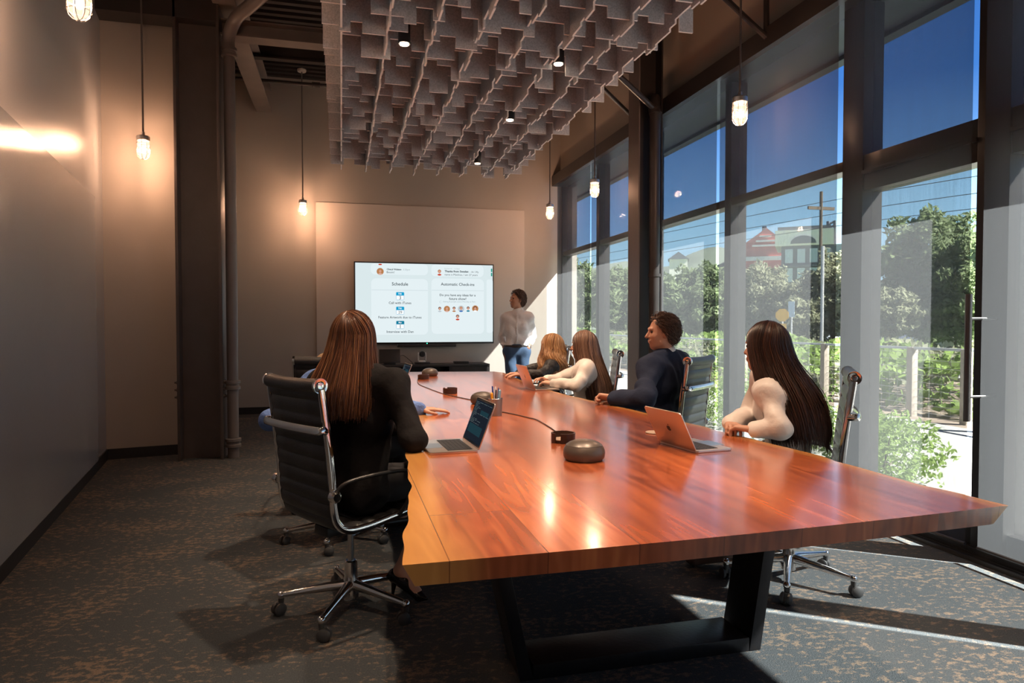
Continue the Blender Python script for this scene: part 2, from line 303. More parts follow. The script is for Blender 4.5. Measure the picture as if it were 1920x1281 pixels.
# ------------------------------------------------------------------ mesh builder
class MB:
    def __init__(s): s.v = []; s.f = []; s.m = []
    def add(s, vs, fs, mi=0):
        k = len(s.v); s.v += [tuple(p) for p in vs]; s.f += [tuple(i+k for i in f) for f in fs]; s.m += [mi]*len(fs); return s
    def box(s, a, b, mi=0, mat=None):
        (x0, y0, z0), (x1, y1, z1) = a, b
        vs = [V((x, y, z)) for z in (z0, z1) for y in (y0, y1) for x in (x0, x1)]
        if mat is not None: vs = [mat @ p for p in vs]
        return s.add(vs, [(0, 2, 3, 1), (4, 5, 7, 6), (0, 1, 5, 4), (2, 6, 7, 3), (0, 4, 6, 2), (1, 3, 7, 5)], mi)
    def tube(s, pts, r, seg=10, mi=0, cap=True, ry=None, up=None):
        pts = [V(p) for p in pts]; n = len(pts)
        rs = r if isinstance(r, (list, tuple)) else [r]*n
        u = None; rings = []
        for i, p in enumerate(pts):
            d = (pts[min(i+1, n-1)]-pts[max(i-1, 0)]).normalized()
            if u is None:
                u = V(up) if up else (V((0, 0, 1)) if abs(d.z) < 0.9 else V((1, 0, 0)))
            u = (u - d*u.dot(d)).normalized(); w = d.cross(u)
            q = (ry/rs[i]) if ry else 1.0
            rings.append([p + (u*math.cos(2*PI*k/seg)*q + w*math.sin(2*PI*k/seg))*rs[i] for k in range(seg)])
        vs = [p for g in rings for p in g]; fs = []
        for i in range(n-1):
            for k in range(seg):
                a = i*seg+k; b = i*seg+(k+1) % seg; fs.append((a, b, b+seg, a+seg))
        if cap: fs += [tuple(range(seg))[::-1], tuple(range((n-1)*seg, n*seg))]
        return s.add(vs, fs, mi)
    def lathe(s, prof, c=(0, 0, 0), seg=24, mi=0, mat=None, axis='Z'):
        c = V(c); vs = []; fs = []; n = len(prof)
        for r, z in prof:
            for k in range(seg):
                a = 2*PI*k/seg; p = V((r*math.cos(a), r*math.sin(a), z))
                if axis == 'X': p = V((p.z, p.x, p.y))
                if axis == 'Y': p = V((p.y, p.z, p.x))
                if mat is not None: p = mat @ p
                vs.append(c+p)
        for i in range(n-1):
            for k in range(seg):
                a = i*seg+k; b = i*seg+(k+1) % seg; fs.append((a, b, b+seg, a+seg))
        fs += [tuple(range(seg))[::-1], tuple(range((n-1)*seg, n*seg))]
        return s.add(vs, fs, mi)
    def prism(s, poly, fn, mi=0, mi_side=None):
        """poly: 2D points; fn(p2, t) -> 3D for t in 0,1"""
        n = len(poly); vs = [fn(p, 0) for p in poly]+[fn(p, 1) for p in poly]
        s.add(vs, [tuple(range(n))[::-1], tuple(range(n, 2*n))], mi)
        k = len(s.v)-2*n; ms = mi if mi_side is None else mi_side
        for i in range(n):
            j = (i+1) % n; s.f.append((k+i, k+j, k+n+j, k+n+i)); s.m.append(ms)
        return s
    def sphere(s, c, r, seg=16, rings=10, mi=0, scale=(1, 1, 1)):
        prof = [(max(1e-5, r*math.sin(PI*i/rings)), -r*math.cos(PI*i/rings)) for i in range(rings+1)]
        return s.lathe(prof, c, seg, mi, mat=Matrix.Diagonal(V(scale)))
    def build(s, name, mats, parent=None, smooth=False, bevel=0, angle=35, origin=None):
        me = bpy.data.meshes.new(name)
        vs = s.v
        if origin is not None: vs = [tuple(V(p)-V(origin)) for p in vs]
        me.from_pydata(vs, [], s.f); me.update()
        if not isinstance(mats, (list, tuple)): mats = [mats]
        for m in mats: me.materials.append(m)
        me.polygons.foreach_set('material_index', s.m)
        bm = bmesh.new(); bm.from_mesh(me); bmesh.ops.recalc_face_normals(bm, faces=bm.faces)
        if bevel:
            ed = [e for e in bm.edges if len(e.link_faces) == 2 and e.calc_face_angle(0) > 0.6]
            bmesh.ops.bevel(bm, geom=ed, offset=bevel, segments=2, affect='EDGES', profile=0.6)
        bm.to_mesh(me); bm.free()
        if smooth or bevel:
            me.polygons.foreach_set('use_smooth', [True]*len(me.polygons))
            try: me.set_sharp_from_angle(angle=math.radians(angle))
            except Exception: pass
        o = bpy.data.objects.new(name, me); COL.objects.link(o)
        if origin is not None: o.location = origin
        if parent is not None: o.parent = parent
        return o
def tag(o, label=None, cat=None, group=None, kind=None):
    for k, v in (('label', label), ('category', cat), ('group', group), ('kind', kind)):
        if v: o[k] = v
    return o
def thing(name, label, cat, loc=(0, 0, 0), rz=0, group=None):
    o = bpy.data.objects.new(name, None); COL.objects.link(o); o.empty_display_size = 0.1
    o.location = loc; o.rotation_euler = (0, 0, rz); return tag(o, label, cat, group)
def struct(mb, name, mat, **k): return tag(mb.build(name, mat, **k), kind='structure')
def kids(o): return [c for c in COL.objects if c.parent == o]
def copy_tree(o, parent=None):
    c = o.copy(); COL.objects.link(c); c.parent = parent
    for ch in kids(o): copy_tree(ch, c)
    return c
def catmull(pts, n=8):
    pts = [V(p) for p in pts]; P = [pts[0]*2-pts[1]]+pts+[pts[-1]*2-pts[-2]]; out = []
    for i in range(1, len(P)-2):
        for k in range(n):
            t = k/n; a, b, c, d = P[i-1], P[i], P[i+1], P[i+2]
            out.append(0.5*((2*b)+(c-a)*t+(2*a-5*b+4*c-d)*t*t+(3*b-a-3*c+d)*t**3))
    return out+[pts[-1]]

# ================================================================== ROOM
XW = 3.36; YB = 10.28; ZC = 4.85; YR = -2.6
LA = V((-1.677, 3.911)); LB = V((-2.18, 7.182)); LD = (LB-LA).normalized()
def lw(y): return LA.x+(LB.x-LA.x)*(y-LA.y)/(LB.y-LA.y)
JY0, JY1 = 7.182, 7.32   # jog wall, from left wall to behind the column
JX1 = -1.50
o = struct(MB().box((-4, YR-0.2, -0.12), (XW+0.24, YB+0.2, 0)), 'floor', M['carpet'])
struct(MB().box((-4, YR-0.2, ZC), (XW+0.3, YB+0.2, ZC+0.12)), 'ceiling', M['deck'])
struct(MB().box((-3.2, YB, 0), (XW+0.3, YB+0.15, ZC)), 'wall_back', M['wall'])
struct(MB().box((-4, YR-0.15, 0), (XW+0.3, YR, ZC)), 'wall_rear', M['wall'])
poly = [(lw(YR), YR), (lw(JY0), JY0), (lw(JY0)-0.15, JY0+0.05), (lw(YR)-0.15, YR)]
struct(MB().prism(poly, lambda p, t: (p[0], p[1], t*ZC)), 'wall_left', M['wall_left'])
poly = [(lw(JY0)-0.15, JY0), (lw(JY0), JY0), (JX1, JY1), (JX1, YB), (JX1-0.15, YB), (JX1-0.15, JY1+0.15), (lw(JY0)-0.15, JY0+0.17)]
struct(MB().prism(poly, lambda p, t: (p[0], p[1], t*ZC)), 'wall_far_left', M['wall'])
struct(MB().box((XW+0.02, YR, 3.62), (XW+0.24, YB, ZC)), 'wall_right', M['soffit'])
# baseboards
b = MB(); b.prism([(lw(2), 2), (lw(JY0), JY0), (lw(JY0)+0.015, JY0-0.012), (lw(2)+0.015, 2)], lambda p, t: (p[0], p[1], t*0.10)); struct(b, 'baseboard_left', M['base'])
b = MB(); b.prism([(lw(JY0), JY0-0.012), (JX1, JY1-0.012), (JX1, JY1), (lw(JY0), JY0)], lambda p, t: (p[0], p[1], t*0.10)); struct(b, 'baseboard_far_left', M['base'])
b = MB(); b.box((JX1, YB-0.014, 0), (XW, YB, 0.10)); struct(b, 'baseboard_back', M['base'])
# glossy marker board on left wall
n_ = V((LD.y, -LD.x, 0))
b = MB(); y0, y1 = 1.2, 6.62
def lp(y, off, z): return V((lw(y), y, z))+n_*off
b.add([lp(y0, .001, .10), lp(y1, .001, .10), lp(y1, .001, 2.40), lp(y0, .001, 2.40), lp(y0, .022, .10), lp(y1, .022, .10), lp(y1, .022, 2.40), lp(y0, .022, 2.40)],
      [(0, 3, 2, 1), (4, 5, 6, 7), (0, 1, 5, 4), (2, 3, 7, 6), (0, 4, 7, 3), (1, 2, 6, 5)])
tag(b.build('marker_board', M['board'], origin=lp(4, 0, 0)), 'large glossy grey marker board covering the lower left wall', 'board')

# ceiling deck ribs and joists
b = MB()
for i in range(0, 84):
    y = YR+0.1+i*0.155; b.box((-3.3, y, ZC-0.04), (XW+0.02, y+0.07, ZC-0.001))
struct(b, 'trim_1', M['deck'])
for i, y in enumerate((8.9, 5.2, 3.4, 1.5)):
    b = MB(); b.box((-2.9 if y > 7.4 else lw(y), y-0.05, ZC-0.30), (XW+0.02, y+0.05, ZC-0.28)); b.box((-2.9 if y > 7.4 else lw(y), y-0.05, ZC-0.06), (XW+0.02, y+0.05, ZC-0.04)); b.box((-2.9 if y > 7.4 else lw(y), y-0.006, ZC-0.29), (XW+0.02, y+0.006, ZC-0.05))
    struct(b, 'trim_%d' % (2+i), M['deck'])
# grey beam running to the back wall
b = MB(); z0 = 4.30
b.box((-1.15, 1.0, z0), (-0.94, YB-0.01, z0+0.02)); b.box((-1.15, 1.0, z0+0.30), (-0.94, YB-0.01, z0+0.32)); b.box((-1.052, 1.0, z0+0.02), (-1.04, YB-0.01, z0+0.30))
tag(b.build('steel_beam', M['beam'], bevel=0.003, origin=(-1.05, 5, z0)), 'grey steel ceiling beam running above the left column to the back wall', 'beam')
b = MB(); b.box((-1.10, 7.02, 4.06), (XW+0.01, 7.2, 4.08)); b.box((-1.10, 7.02, 4.20), (XW+0.01, 7.2, 4.215)); b.box((-1.10, 7.1, 4.07), (XW+0.01, 7.12, 4.21))
tag(b.build('cross_beam', M['beam'], origin=(1, 7.1, 4.06)), 'tan cross beam spanning from the left column behind the baffles', 'beam')
b = MB(); b.box((lw(7)-0.05, 6.92, 4.14), (-1.12, 7.17, 4.50)); tag(b.build('ceiling_duct', M['steel_dark'], origin=(-1.8, 7, 4.14)), 'dark boxed beam along the top of the far left wall', 'beam')

# ---- left column (H section): flanges along Y
cx0, cx1, cy0, cy1 = -1.50, -1.10, 6.92, 7.24
col = thing('steel_column', 'massive dark brown steel H column standing at left by the vertical pipe', 'column', (-1.3, 7.05, 0))
def part(mb, name, mat, root, **k):
    o = mb.build(name, mat, **k); o.parent = root; o.matrix_parent_inverse = Matrix.LocRotScale(root.location, root.rotation_euler, root.scale).inverted(); return o
part(MB().box((cx0, cy0, 0), (cx0+0.025, cy1, ZC)), 'flange', M['steel_col'], col, bevel=0.002)
part(MB().box((cx1-0.025, cy0, 0), (cx1, cy1, ZC)), 'flange', M['steel_col'], col, bevel=0.002)
part(MB().box((cx0+0.0252, cy0+0.14, 0), (cx1-0.0252, cy0+0.16, ZC)), 'web', M['steel_col'], col)
for xx, dirn in ((cx0, -1), (cx1, 1)):
    for k in range(3):
        for yy in (cy0+0.05, cy0+0.12):
            z = 0.60+k*0.07; q = MB(); q.lathe([(0.018, 0), (0.018, 0.012), (0.010, 0.014), (0.010, 0.03)], (xx+dirn*0.0005, yy, z), 6, axis='X', mat=Matrix.Diagonal(V((dirn, 1, 1))))
            part(q, 'bolt', M['steel_col'], col)
# ---- vertical pipe with couplings and elbow
pip = thing('drain_pipe', 'thick brown grey vertical pipe with couplings beside the left column', 'pipe', (-1.02, 6.98, 0))
px, py = -1.022, 7.0
part(MB().tube([(px, py, 0), (px, py, 3.92)], 0.052, 20), 'vertical_pipe', M['pipe'], pip, smooth=True)
pts = catmull([(px, py, 3.86), (px, py-0.02, 4.02), (px+0.08, py-0.12, 4.16), (px+0.24, py-0.35, 4.20), (px+0.42, py-0.7, 4.21), (px+0.5, py-1.0, 4.26), (px+0.52, py-1.2, 4.42), (px+0.52, py-1.25, 4.8)], 6)
part(MB().tube(pts, 0.06, 18), 'elbow_pipe', M['pipe'], pip, smooth=True)
for z in (0.10, 0.66, 3.84):
    part(MB().lathe([(0.053, 0), (0.072, 0.005), (0.072, 0.03), (0.062, 0.035), (0.062, 0.055), (0.072, 0.06), (0.072, 0.085), (0.053, 0.09)], (px, py, z), 20), 'coupling', M['pipe'], pip, smooth=True)
# sprinkler pipe
b = MB(); b.tube([(-1.35, 9.3, 4.42), (3.2, 9.3, 4.42)], 0.022, 10); b.tube([(-0.35, 9.3, 4.42), (-0.25, 9.3, 4.42)], 0.034, 10)
tag(b.build('sprinkler_pipe', M['steel_dark'], smooth=True, origin=(0, 9.3, 4.42)), 'thin dark sprinkler pipe crossing under the ceiling near the back wall', 'pipe')

# ---- right column + braces + downpipe
rc = thing('steel_column', 'dark steel column standing in front of the window shades behind the navy suit man', 'column', (3.15, 6.9, 0))
ca = onX(1179, 700, 3.0).y; cb_ = onX(1198, 700, 3.0).y
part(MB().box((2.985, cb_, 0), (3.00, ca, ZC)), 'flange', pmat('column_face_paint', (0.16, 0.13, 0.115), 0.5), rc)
part(MB().box((3.23, cb_-0.02, 0), (3.245, ca, ZC)), 'flange', M['steel_dark'], rc)
part(MB().box((3.0, (ca+cb_)/2-0.008, 0), (3.23, (ca+cb_)/2+0.008, ZC)), 'web', M['steel_dark'], rc)
dp = thing('downpipe', 'round black pipe running up beside the right window column', 'pipe', (3.12, cb_-0.09, 0))
part(MB().tube([(3.13, cb_-0.075, 0), (3.13, cb_-0.075, 3.50)], 0.055, 18), 'pipe_body', M['steel_dark'], dp, smooth=True)
part(MB().tube([(3.13, cb_-0.075, 3.44), (3.13, cb_-0.05, 3.56), (3.16, cb_, 3.62)], 0.062, 18), 'pipe_elbow', M['steel_dark'], dp, smooth=True)
part(MB().lathe([(0.056, 0), (0.064, 0), (0.064, 0.03), (0.056, 0.03)], (3.13, cb_-0.075, 1.78), 18), 'bracket', M['steel_dark'], dp, smooth=True)
def brace(a, b_, r, name, label):
    a, b_ = V(a), V(b_); b_ = a+(b_-a)*((ZC-0.06-a.z)/(b_.z-a.z))
    q = MB(); q.tube([a, b_], r, 10); o = q.build(name, M['steel_dark'], smooth=True, origin=(a+b_)/2); return tag(o, label, 'brace')
brace(onX(1237, 214, 3.2), onX(1150, 132, 2.55), 0.028, 'diagonal_brace', 'dark diagonal brace meeting the top of the right column from the baffle side')
brace(onX(1181, 214, 3.2), onX(1146, 180, 2.9), 0.022, 'diagonal_brace', 'short dark brace left of the right column, below the longer one')
brace(onX(1437, 70, 3.25), onX(1350, -12, 2.9), 0.022, 'diagonal_brace', 'dark diagonal brace at the top edge above the nearest pendant lamp')
brace(onX(1437, 72, 3.25), onX(1437, -60, 3.25)+V((0, 0.001, 0)), 0.022, 'vertical_brace', 'dark vertical rod at the top edge right of the nearest pendant lamp')

# ---- windows: header, transom, mullions, glass, tracks
fb = MB(); fb.box((3.24, YR, 3.463), (3.60, YB, 3.62)); struct(fb, 'trim_6', M['frame'])            # header / shade pocket
GAPS = [10.25, 8.71, 7.12, 5.50, 3.957, 2.92, 1.62, 0.2, -1.3, YR]
GW = [0.09, 0.045, 0.045, 0.05, 0.05, 0.075, 0.06, 0.06, 0.06, 0.06]
MW = [0.05, 0.10, 0.10, 0.10, 0.19, 0.19, 0.12, 0.12, 0.12, 0.12]
struct(MB().box((3.40, YR, 0.001), (3.56, YB, 0.055)), 'trim_7', M['frame'])
t = MB(); t.box((3.33, YR, 0.001), (3.345, 5.4, 0.022)); t.box((3.36, YR, 0.001), (3.372, 5.4, 0.022)); t.box((3.388, YR, 0.001), (3.398, 5.4, 0.03)); t.box((3.325, YR, 0.0005), (3.40, 5.4, 0.006))
struct(t, 'trim_8', M['alu'] if False else M['frame'])
for i in range(len(GAPS)-1):
    ya, yb = GAPS[i+1], GAPS[i]; door = i in (4, 5)
    w = thing('window_%d' % (i+1), None, None, (3.46, (ya+yb)/2, 0)); w['kind'] = 'structure'
    m0, m1 = MW[i+1]/2, MW[i]/2
    f = MB()
    if i == 0: f.box((3.40, yb-m1, 0.055), (3.56, YB, 3.463))
    f.box((3.40, ya-m0, 0.056), (3.56, ya+m0, 3.463)); part(f, 'mullion', M['frame'], w, bevel=0.004)
    f = MB()
    if door: f.box((3.41, ya+m0, 2.19), (3.55, yb-m1, 2.43)); f.box((3.43, ya+m0, 0.056), (3.53, yb-m1, 0.17)); f.box((3.39, ya+m0, 2.30), (3.41, yb-m1, 2.325))
    else: f.box((3.41, ya+m0, 2.36), (3.55, yb-m1, 2.43)); f.box((3.43, ya+m0, 0.056), (3.53, yb-m1, 0.11))
    part(f, 'rail', M['frame'], w, bevel=0.003)
    g = MB(); g.box((3.478, ya+m0, 0.1), (3.484, yb-m1, 2.37 if not door else 2.2)); part(g, 'pane', M['glass'], w)
    g = MB(); g.box((3.478, ya+m0, 2.42), (3.484, yb-m1, 3.463)); part(g, 'clerestory_pane', M['tint'], w)
# roller shades
SX = 3.30
names = ['in the far corner by the back wall', 'behind the two women at the far right end', 'behind the navy suit man', 'behind the woman with dark brown hair',
         'over the sliding door with the long handle', 'at the far right edge of the photo', 'next to the right edge, out past the door', 'beside the camera', 'behind the camera']
for i in range(len(GAPS)-1):
    ya, yb = GAPS[i+1]+GW[i+1]/2, GAPS[i]-GW[i]/2
    if i == 0: yb = 10.18
    s = thing('roller_shade', 'dark see-through mesh roller shade '+names[i], 'shade', (SX, (ya+yb)/2, 0.10), 0, 'mesh roller shades over the glass wall')
    part(MB().add([(SX, ya, .10), (SX, yb, .10), (SX, yb, 3.47), (SX, ya, 3.47)], [(0, 1, 2, 3)]), 'shade_cloth', M['shade'], s)
    part(MB().tube([(SX+0.0004, ya, 0.095), (SX+0.0004, yb, 0.095)], 0.010, 8), 'hem_bar', M['frame'], s)
    part(MB().tube([(SX+0.03, ya-0.01, 3.50), (SX+0.03, yb+0.01, 3.50)], 0.03, 12), 'roller_tube', M['alu'], s, smooth=True)
# door pull handles
def pull(p0, z0, z1, name, label, side):
    h = thing(name, label, 'handle', (p0[0], p0[1], z0), 0)
    part(MB().tube([(p0[0], p0[1], z0), (p0[0], p0[1], z1)], 0.017, 14), 'grip_bar', M['handle'], h, smooth=True)
    for z in (z0+0.13, z1-0.13):
        part(MB().tube([(p0[0], p0[1], z), (3.41 if side < 0 else 3.55, p0[1], z)], 0.008, 10), 'standoff', M['handle'], h, smooth=True)
hp = onX(1814, 700, 3.215)
pull((3.215, hp.y), 0.78, 1.455, 'door_handle', 'long dark vertical bar handle inside the sliding door', -1)
hq = onX(1867, 700, 3.60)
pull((3.63, 2.99), 0.72, 1.46, 'door_handle', 'long pale vertical bar handle outside the glass behind the shade', 1)
pull((3.63, 2.86), 0.72, 1.46, 'door_handle', 'second outside bar handle, at the far right of the photo', 1)
# outside canopy
b = MB(); b.box((3.58, YR-3, 3.84), (4.62, YB+3, 3.92)); b.box((4.62, YR-3, 3.80), (4.74, YB+3, 4.12))
tag(b.build('canopy', M['frame'], origin=(4.2, 4, 3.84)), 'dark flat canopy projecting outside above the glass wall', 'canopy')
struct(MB().box((3.60, YR-3, 3.62), (3.75, YB+3, 6.0)), 'wall_outside', M['soffit'])

# ---- acoustic baffle grid
gr = thing('acoustic_baffle', 'grey felt egg-crate acoustic ceiling baffle with stepped edges hung over the table', 'ceiling baffle', (1.0, 5.2, 3.04))
R2 = random.Random(3)
def board(L0, L1, P, axis, nodes, hi, lo_steps, top=3.345):
    # stepped lower edge polygon along L
    pts = [(L0, top)]; s = L0; prof = []
    zprev = None
    while s < L1-1e-6:
        w = R2.choice((0.07, 0.10, 0.14, 0.19)); e_ = min(L1, s+w)
        if L1-e_ < 0.05: e_ = L1
        z = R2.choice(lo_steps)
        while zprev is not None and abs(z-zprev) < 0.01: z = R2.choice(lo_steps)
        prof.append((s, e_, z)); zprev = z; s = e_
    low = [q for a, c, z in prof for q in ((a, z), (c, z))]
    poly = [(L0, top)]+low+[(L1, top)]
    b = MB()
    if axis == 'X': fn = lambda p, t: (p[0], P-0.006+t*0.012, p[1])
    else: fn = lambda p, t: (P-0.006+t*0.012, p[0], p[1])
    b.prism(poly, fn, 0, 1)
    return b
GX = [0.012+0.275*k for k in range(8)]
GY = [8.02-0.285*k for k in range(21)]
for k, gx in enumerate(GX): part(board(GY[-1]-0.10, GY[0]+0.09, gx, 'Y', GY, 0, (3.045, 3.06, 3.08, 3.105)), 'long_baffle', [M['felt'], M['felt_edge']], gr)
for k, gy in enumerate(GY): part(board(GX[0]-0.115, GX[-1]+0.13, gy, 'X', GX, 0, (3.05, 3.085, 3.12, 3.15, 3.185)), 'cross_baffle', [M['felt'], M['felt_edge']], gr)
for sx_, sy_ in [(GX[1], GY[2]), (GX[6], GY[2]), (GX[1], GY[9]), (GX[6], GY[9]), (GX[1], GY[17]), (GX[6], GY[17])]:
    part(MB().tube([(sx_, sy_+0.02, 3.3), (sx_, sy_+0.02, ZC)], 0.003, 6), 'hanging_cable', M['alu'], gr)

# ---- downlights between baffles
SP = [(0.42, 1.3, 3.14), (1.47, 1.3, 3.14), (0.42, 6.10, 3.12), (0.41, 4.50, 3.12), (0.42, 2.95, 3.14), (1.45, 7.29, 3.04), (1.46, 5.87, 3.10), (1.49, 4.58, 3.12), (1.47, 2.95, 3.14)]  # pair over the near table corners is unseen, added as fill light
wn_ = ['above the near left table corner, out of the photo', 'above the near right table corner, out of the photo', 'far one of the two black downlights at left among the baffles', 'near one of the two black downlights at left among the baffles', 'above the near left table side', 'deep among the far right baffles, above the wall screen', 'half sunk between the baffles right of centre', 'largest black downlight, at the right of the baffles', 'above the near right table side']
for (x_, y_, z_), w_ in zip(SP, wn_):
    d = thing('downlight', 'small black cylinder downlight, '+w_, 'light', (x_, y_, z_), 0, 'downlights among the baffles')
    part(MB().lathe([(0.03, 0.02), (0.038, 0), (0.040, 0.004), (0.040, 0.18), (0.012, 0.19)], (x_, y_, z_), 20), 'housing', M['plastic'], d, smooth=True)
    part(MB().lathe([(0.001, -0.002), (0.030, -0.001), (0.030, 0.012), (0.001, 0.014)], (x_, y_, z_-0.004), 20), 'lens', M['spot_face'], d)
    part(MB().tube([(x_, y_, z_+0.185), (x_, y_, ZC)], 0.006, 8), 'stem', M['plastic'], d)
    l = add_light('downlight_lamp', 'SPOT', (x_, y_, z_-0.02), SPOT_W, (1, 0.72, 0.50), spot_size=math.radians(82), spot_blend=0.8, shadow_soft_size=0.03)

# ---- pendants
LP = [(onZ(149, 38, 2.8), 'caged jar pendant lamp cut off by the top left edge'), (onZ(269, 299, 2.8), 'caged jar pendant lamp in front of the far left wall'),
      (onZ(568, 404, 2.8), 'caged jar pendant lamp left of the wall panel and screen'), (onZ(1031, 411, 2.8), 'caged jar pendant lamp in the far right corner, right of the screen'),
      (onZ(1115, 370, 2.8), 'caged jar pendant lamp left of the right column'), (onZ(1387, 235, 2.8), 'nearest caged jar pendant lamp, hanging against the shades'),
      (V((2.93, 1.4, 2.8)), 'caged jar pendant lamp by the shades, out of the photo behind the right edge'), (V((-0.95, 0.7, 2.8)), 'caged jar pendant lamp near the left wall, out of the photo beside the camera')]  # both pendants on this line are unseen, added to brighten the room
for p, lab in LP:
    x_, y_, z_ = p
    d = thing('pendant_lamp', lab, 'lamp', p, 0, 'caged jar pendant lamps')
    part(MB().lathe([(0.001, 0), (0.018, 0.004), (0.036, 0.02), (0.044, 0.045), (0.046, 0.09), (0.046, 0.165), (0.042, 0.175)], (x_, y_, z_+0.006), 20), 'glass_jar', M['jar'], d, smooth=True)
    part(MB().sphere((x_, y_, z_+0.085), 0.022, scale=(1, 1, 1.5)), 'bulb', M['bulb'], d, smooth=True)
    part(MB().lathe([(0.052, 0.168), (0.056, 0.172), (0.056, 0.205), (0.050, 0.212), (0.016, 0.218), (0.014, 0.25), (0.007, 0.252)], (x_, y_, z_), 20), 'cap', M['alu'], d, smooth=True)
    c = MB()
    for k in range(4):
        a = PI/4*k; ca_, sa_ = math.cos(a), math.sin(a)
        prof = [(0.054, 0.17), (0.056, 0.12), (0.056, 0.06), (0.048, 0.025), (0.028, 0.004), (0, -0.002)]
        pts = [(x_+r*ca_, y_+r*sa_, z_+z) for r, z in prof]+[(x_-r*ca_, y_-r*sa_, z_+z) for r, z in prof[-2::-1]]
        c.tube(pts, 0.0022, 5)
    for z in (0.045, 0.09, 0.135):
        c.tube([(x_+0.056*math.cos(2*PI*k/20), y_+0.056*math.sin(2*PI*k/20), z_+z) for k in range(21)], 0.0022, 5)
    part(c, 'wire_cage', M['alu'], d)
    part(MB().tube([(x_, y_, z_+0.25), (x_, y_, ZC-0.02)], 0.0085, 8), 'hanging_rod', M['pipe'], d, smooth=True)
    part(MB().lathe([(0.055, 0), (0.06, 0.01), (0.06, 0.03), (0.02, 0.035)], (x_, y_, ZC-0.076), 20), 'ceiling_canopy', M['rim'], d, smooth=True)
    add_light('pendant_light', 'POINT', (x_, y_, z_+0.085), PENDANT_W, WARM, shadow_soft_size=0.035)

# ================================================================== TABLE
def edge_noise(t, a, seed): return a*(math.sin(t*2.1+seed)+0.5*math.sin(t*4.7+seed*2)+0.25*math.sin(t*11+seed))
left = [(1.513, 0.127), (1.668, 0.147), (1.814, 0.164), (2.095, 0.201), (2.285, 0.220), (2.5, 0.235), (3.0, 0.27), (3.6, 0.31), (4.3, 0.30), (5.0, 0.34), (5.8, 0.40), (6.6, 0.43), (7.3, 0.45), (7.62, 0.47)]
right = [(1.575, 1.916), (1.882, 1.880), (2.218, 1.880), (2.381, 1.888), (3.017, 1.839), (3.363, 1.817), (4.254, 1.72), (4.872, 1.645), (5.5, 1.63), (6.275, 1.66), (7.118, 1.72), (7.42, 1.66)]
def dens(pts, seed):
    c = catmull([(q[0], q[1], 0) for q in pts], 8); return [(p.x, p.y+0.004*math.sin(p.x*17+seed)+0.003*math.sin(p.x*31+seed)) for p in c]
Lp, Rp = dens(left, 1), dens(right, 4)
def row(edge, t):
    n = len(edge)-1; k = min(n-1, int(t*n)); f = t*n-k; return (edge[k][0]*(1-f)+edge[k+1][0]*f, edge[k][1]*(1-f)+edge[k+1][1]*f)
NS, NX = 90, 26
TT, TH = 0.76, 0.052
tb = MB(); sap = []
def outline(inset):
    pass
top = []; bot = []
for i in range(NS+1):
    t = i/NS; a = row(Lp, t); c = row(Rp, t)
    for j in range(NX+1):
        u = j/NX; y = a[0]*(1-u)+c[0]*u; xx = a[1]*(1-u)+c[1]*u
        if t < 1e-6: y += -0.02*math.sin(PI*u)
        top.append((xx, y, TT)); 
        dl, dr = xx-a[1], c[1]-xx
        w = 0.16+0.05*math.sin(y*1.9)
        sap.append(max(0, min(1, (w-dl)/0.06)) if dl < dr else max(0, min(1, (0.05-dr)/0.03)))
        # undercut live edges
        ins = 0.028 if j == 0 else (-0.05 if j == NX else 0)
        bot.append((xx+ins, y+(0.004 if i == 0 else 0), TT-TH))
n1 = len(top); fs = []
for i in range(NS):
    for j in range(NX):
        a = i*(NX+1)+j; fs.append((a, a+1, a+NX+2, a+NX+1)); fs.append((n1+a, n1+a+NX+1, n1+a+NX+2, n1+a+1))
for j in range(NX):
    a = j; fs.append((a, n1+a, n1+a+1, a+1)); a = NS*(NX+1)+j; fs.append((a, a+1, n1+a+1, n1+a))
for i in range(NS):
    a = i*(NX+1); fs.append((a, a+NX+1, n1+a+NX+1, n1+a)); a = i*(NX+1)+NX; fs.append((a, n1+a, n1+a+NX+1, a+NX+1))
tb.add(top+bot, fs)
table = thing('conference_table', 'long glossy reddish walnut conference table with live edges', 'table', (1.0, 4.5, 0))
to = part(tb, 'tabletop', M['wood'], table, smooth=True, angle=30)
at = to.data.attributes.new('sap', 'FLOAT', 'POINT'); at.data.foreach_set('value', sap+sap)
def leg_frame(Y, D=0.20):
    # trapezoid frame of flat black steel, wide side across Y
    zt = TT-TH-0.001; T = 0.05
    xo0, xo1 = 0.62, 1.61           # outer at floor
    def xl(z): return xo0-(0.15)*(z/zt)
    def xr(z): return xo1+(0.11)*(z/zt)
    for f_, s in ((xl, 1), (xr, -1)):
        b = MB(); poly = [(f_(0), 0), (f_(0)+s*T, 0), (f_(zt)+s*T, zt), (f_(zt), zt)]
        b.prism(poly, lambda p, t: (p[0], Y+t*D, p[1]))
        part(b, 'leg_upright', M['steel_leg'], table, bevel=0.003)
    part(MB().box((xo0+T+0.0, Y+0.001, 0), (xo1-T, Y+D-0.001, 0.055)), 'leg_foot_bar', M['steel_leg'], table, bevel=0.003)
    part(MB().box((0.42, Y, zt-0.012), (1.78, Y+D, zt)), 'leg_top_plate', M['steel_leg'], table)
leg_frame(2.34); leg_frame(6.3)

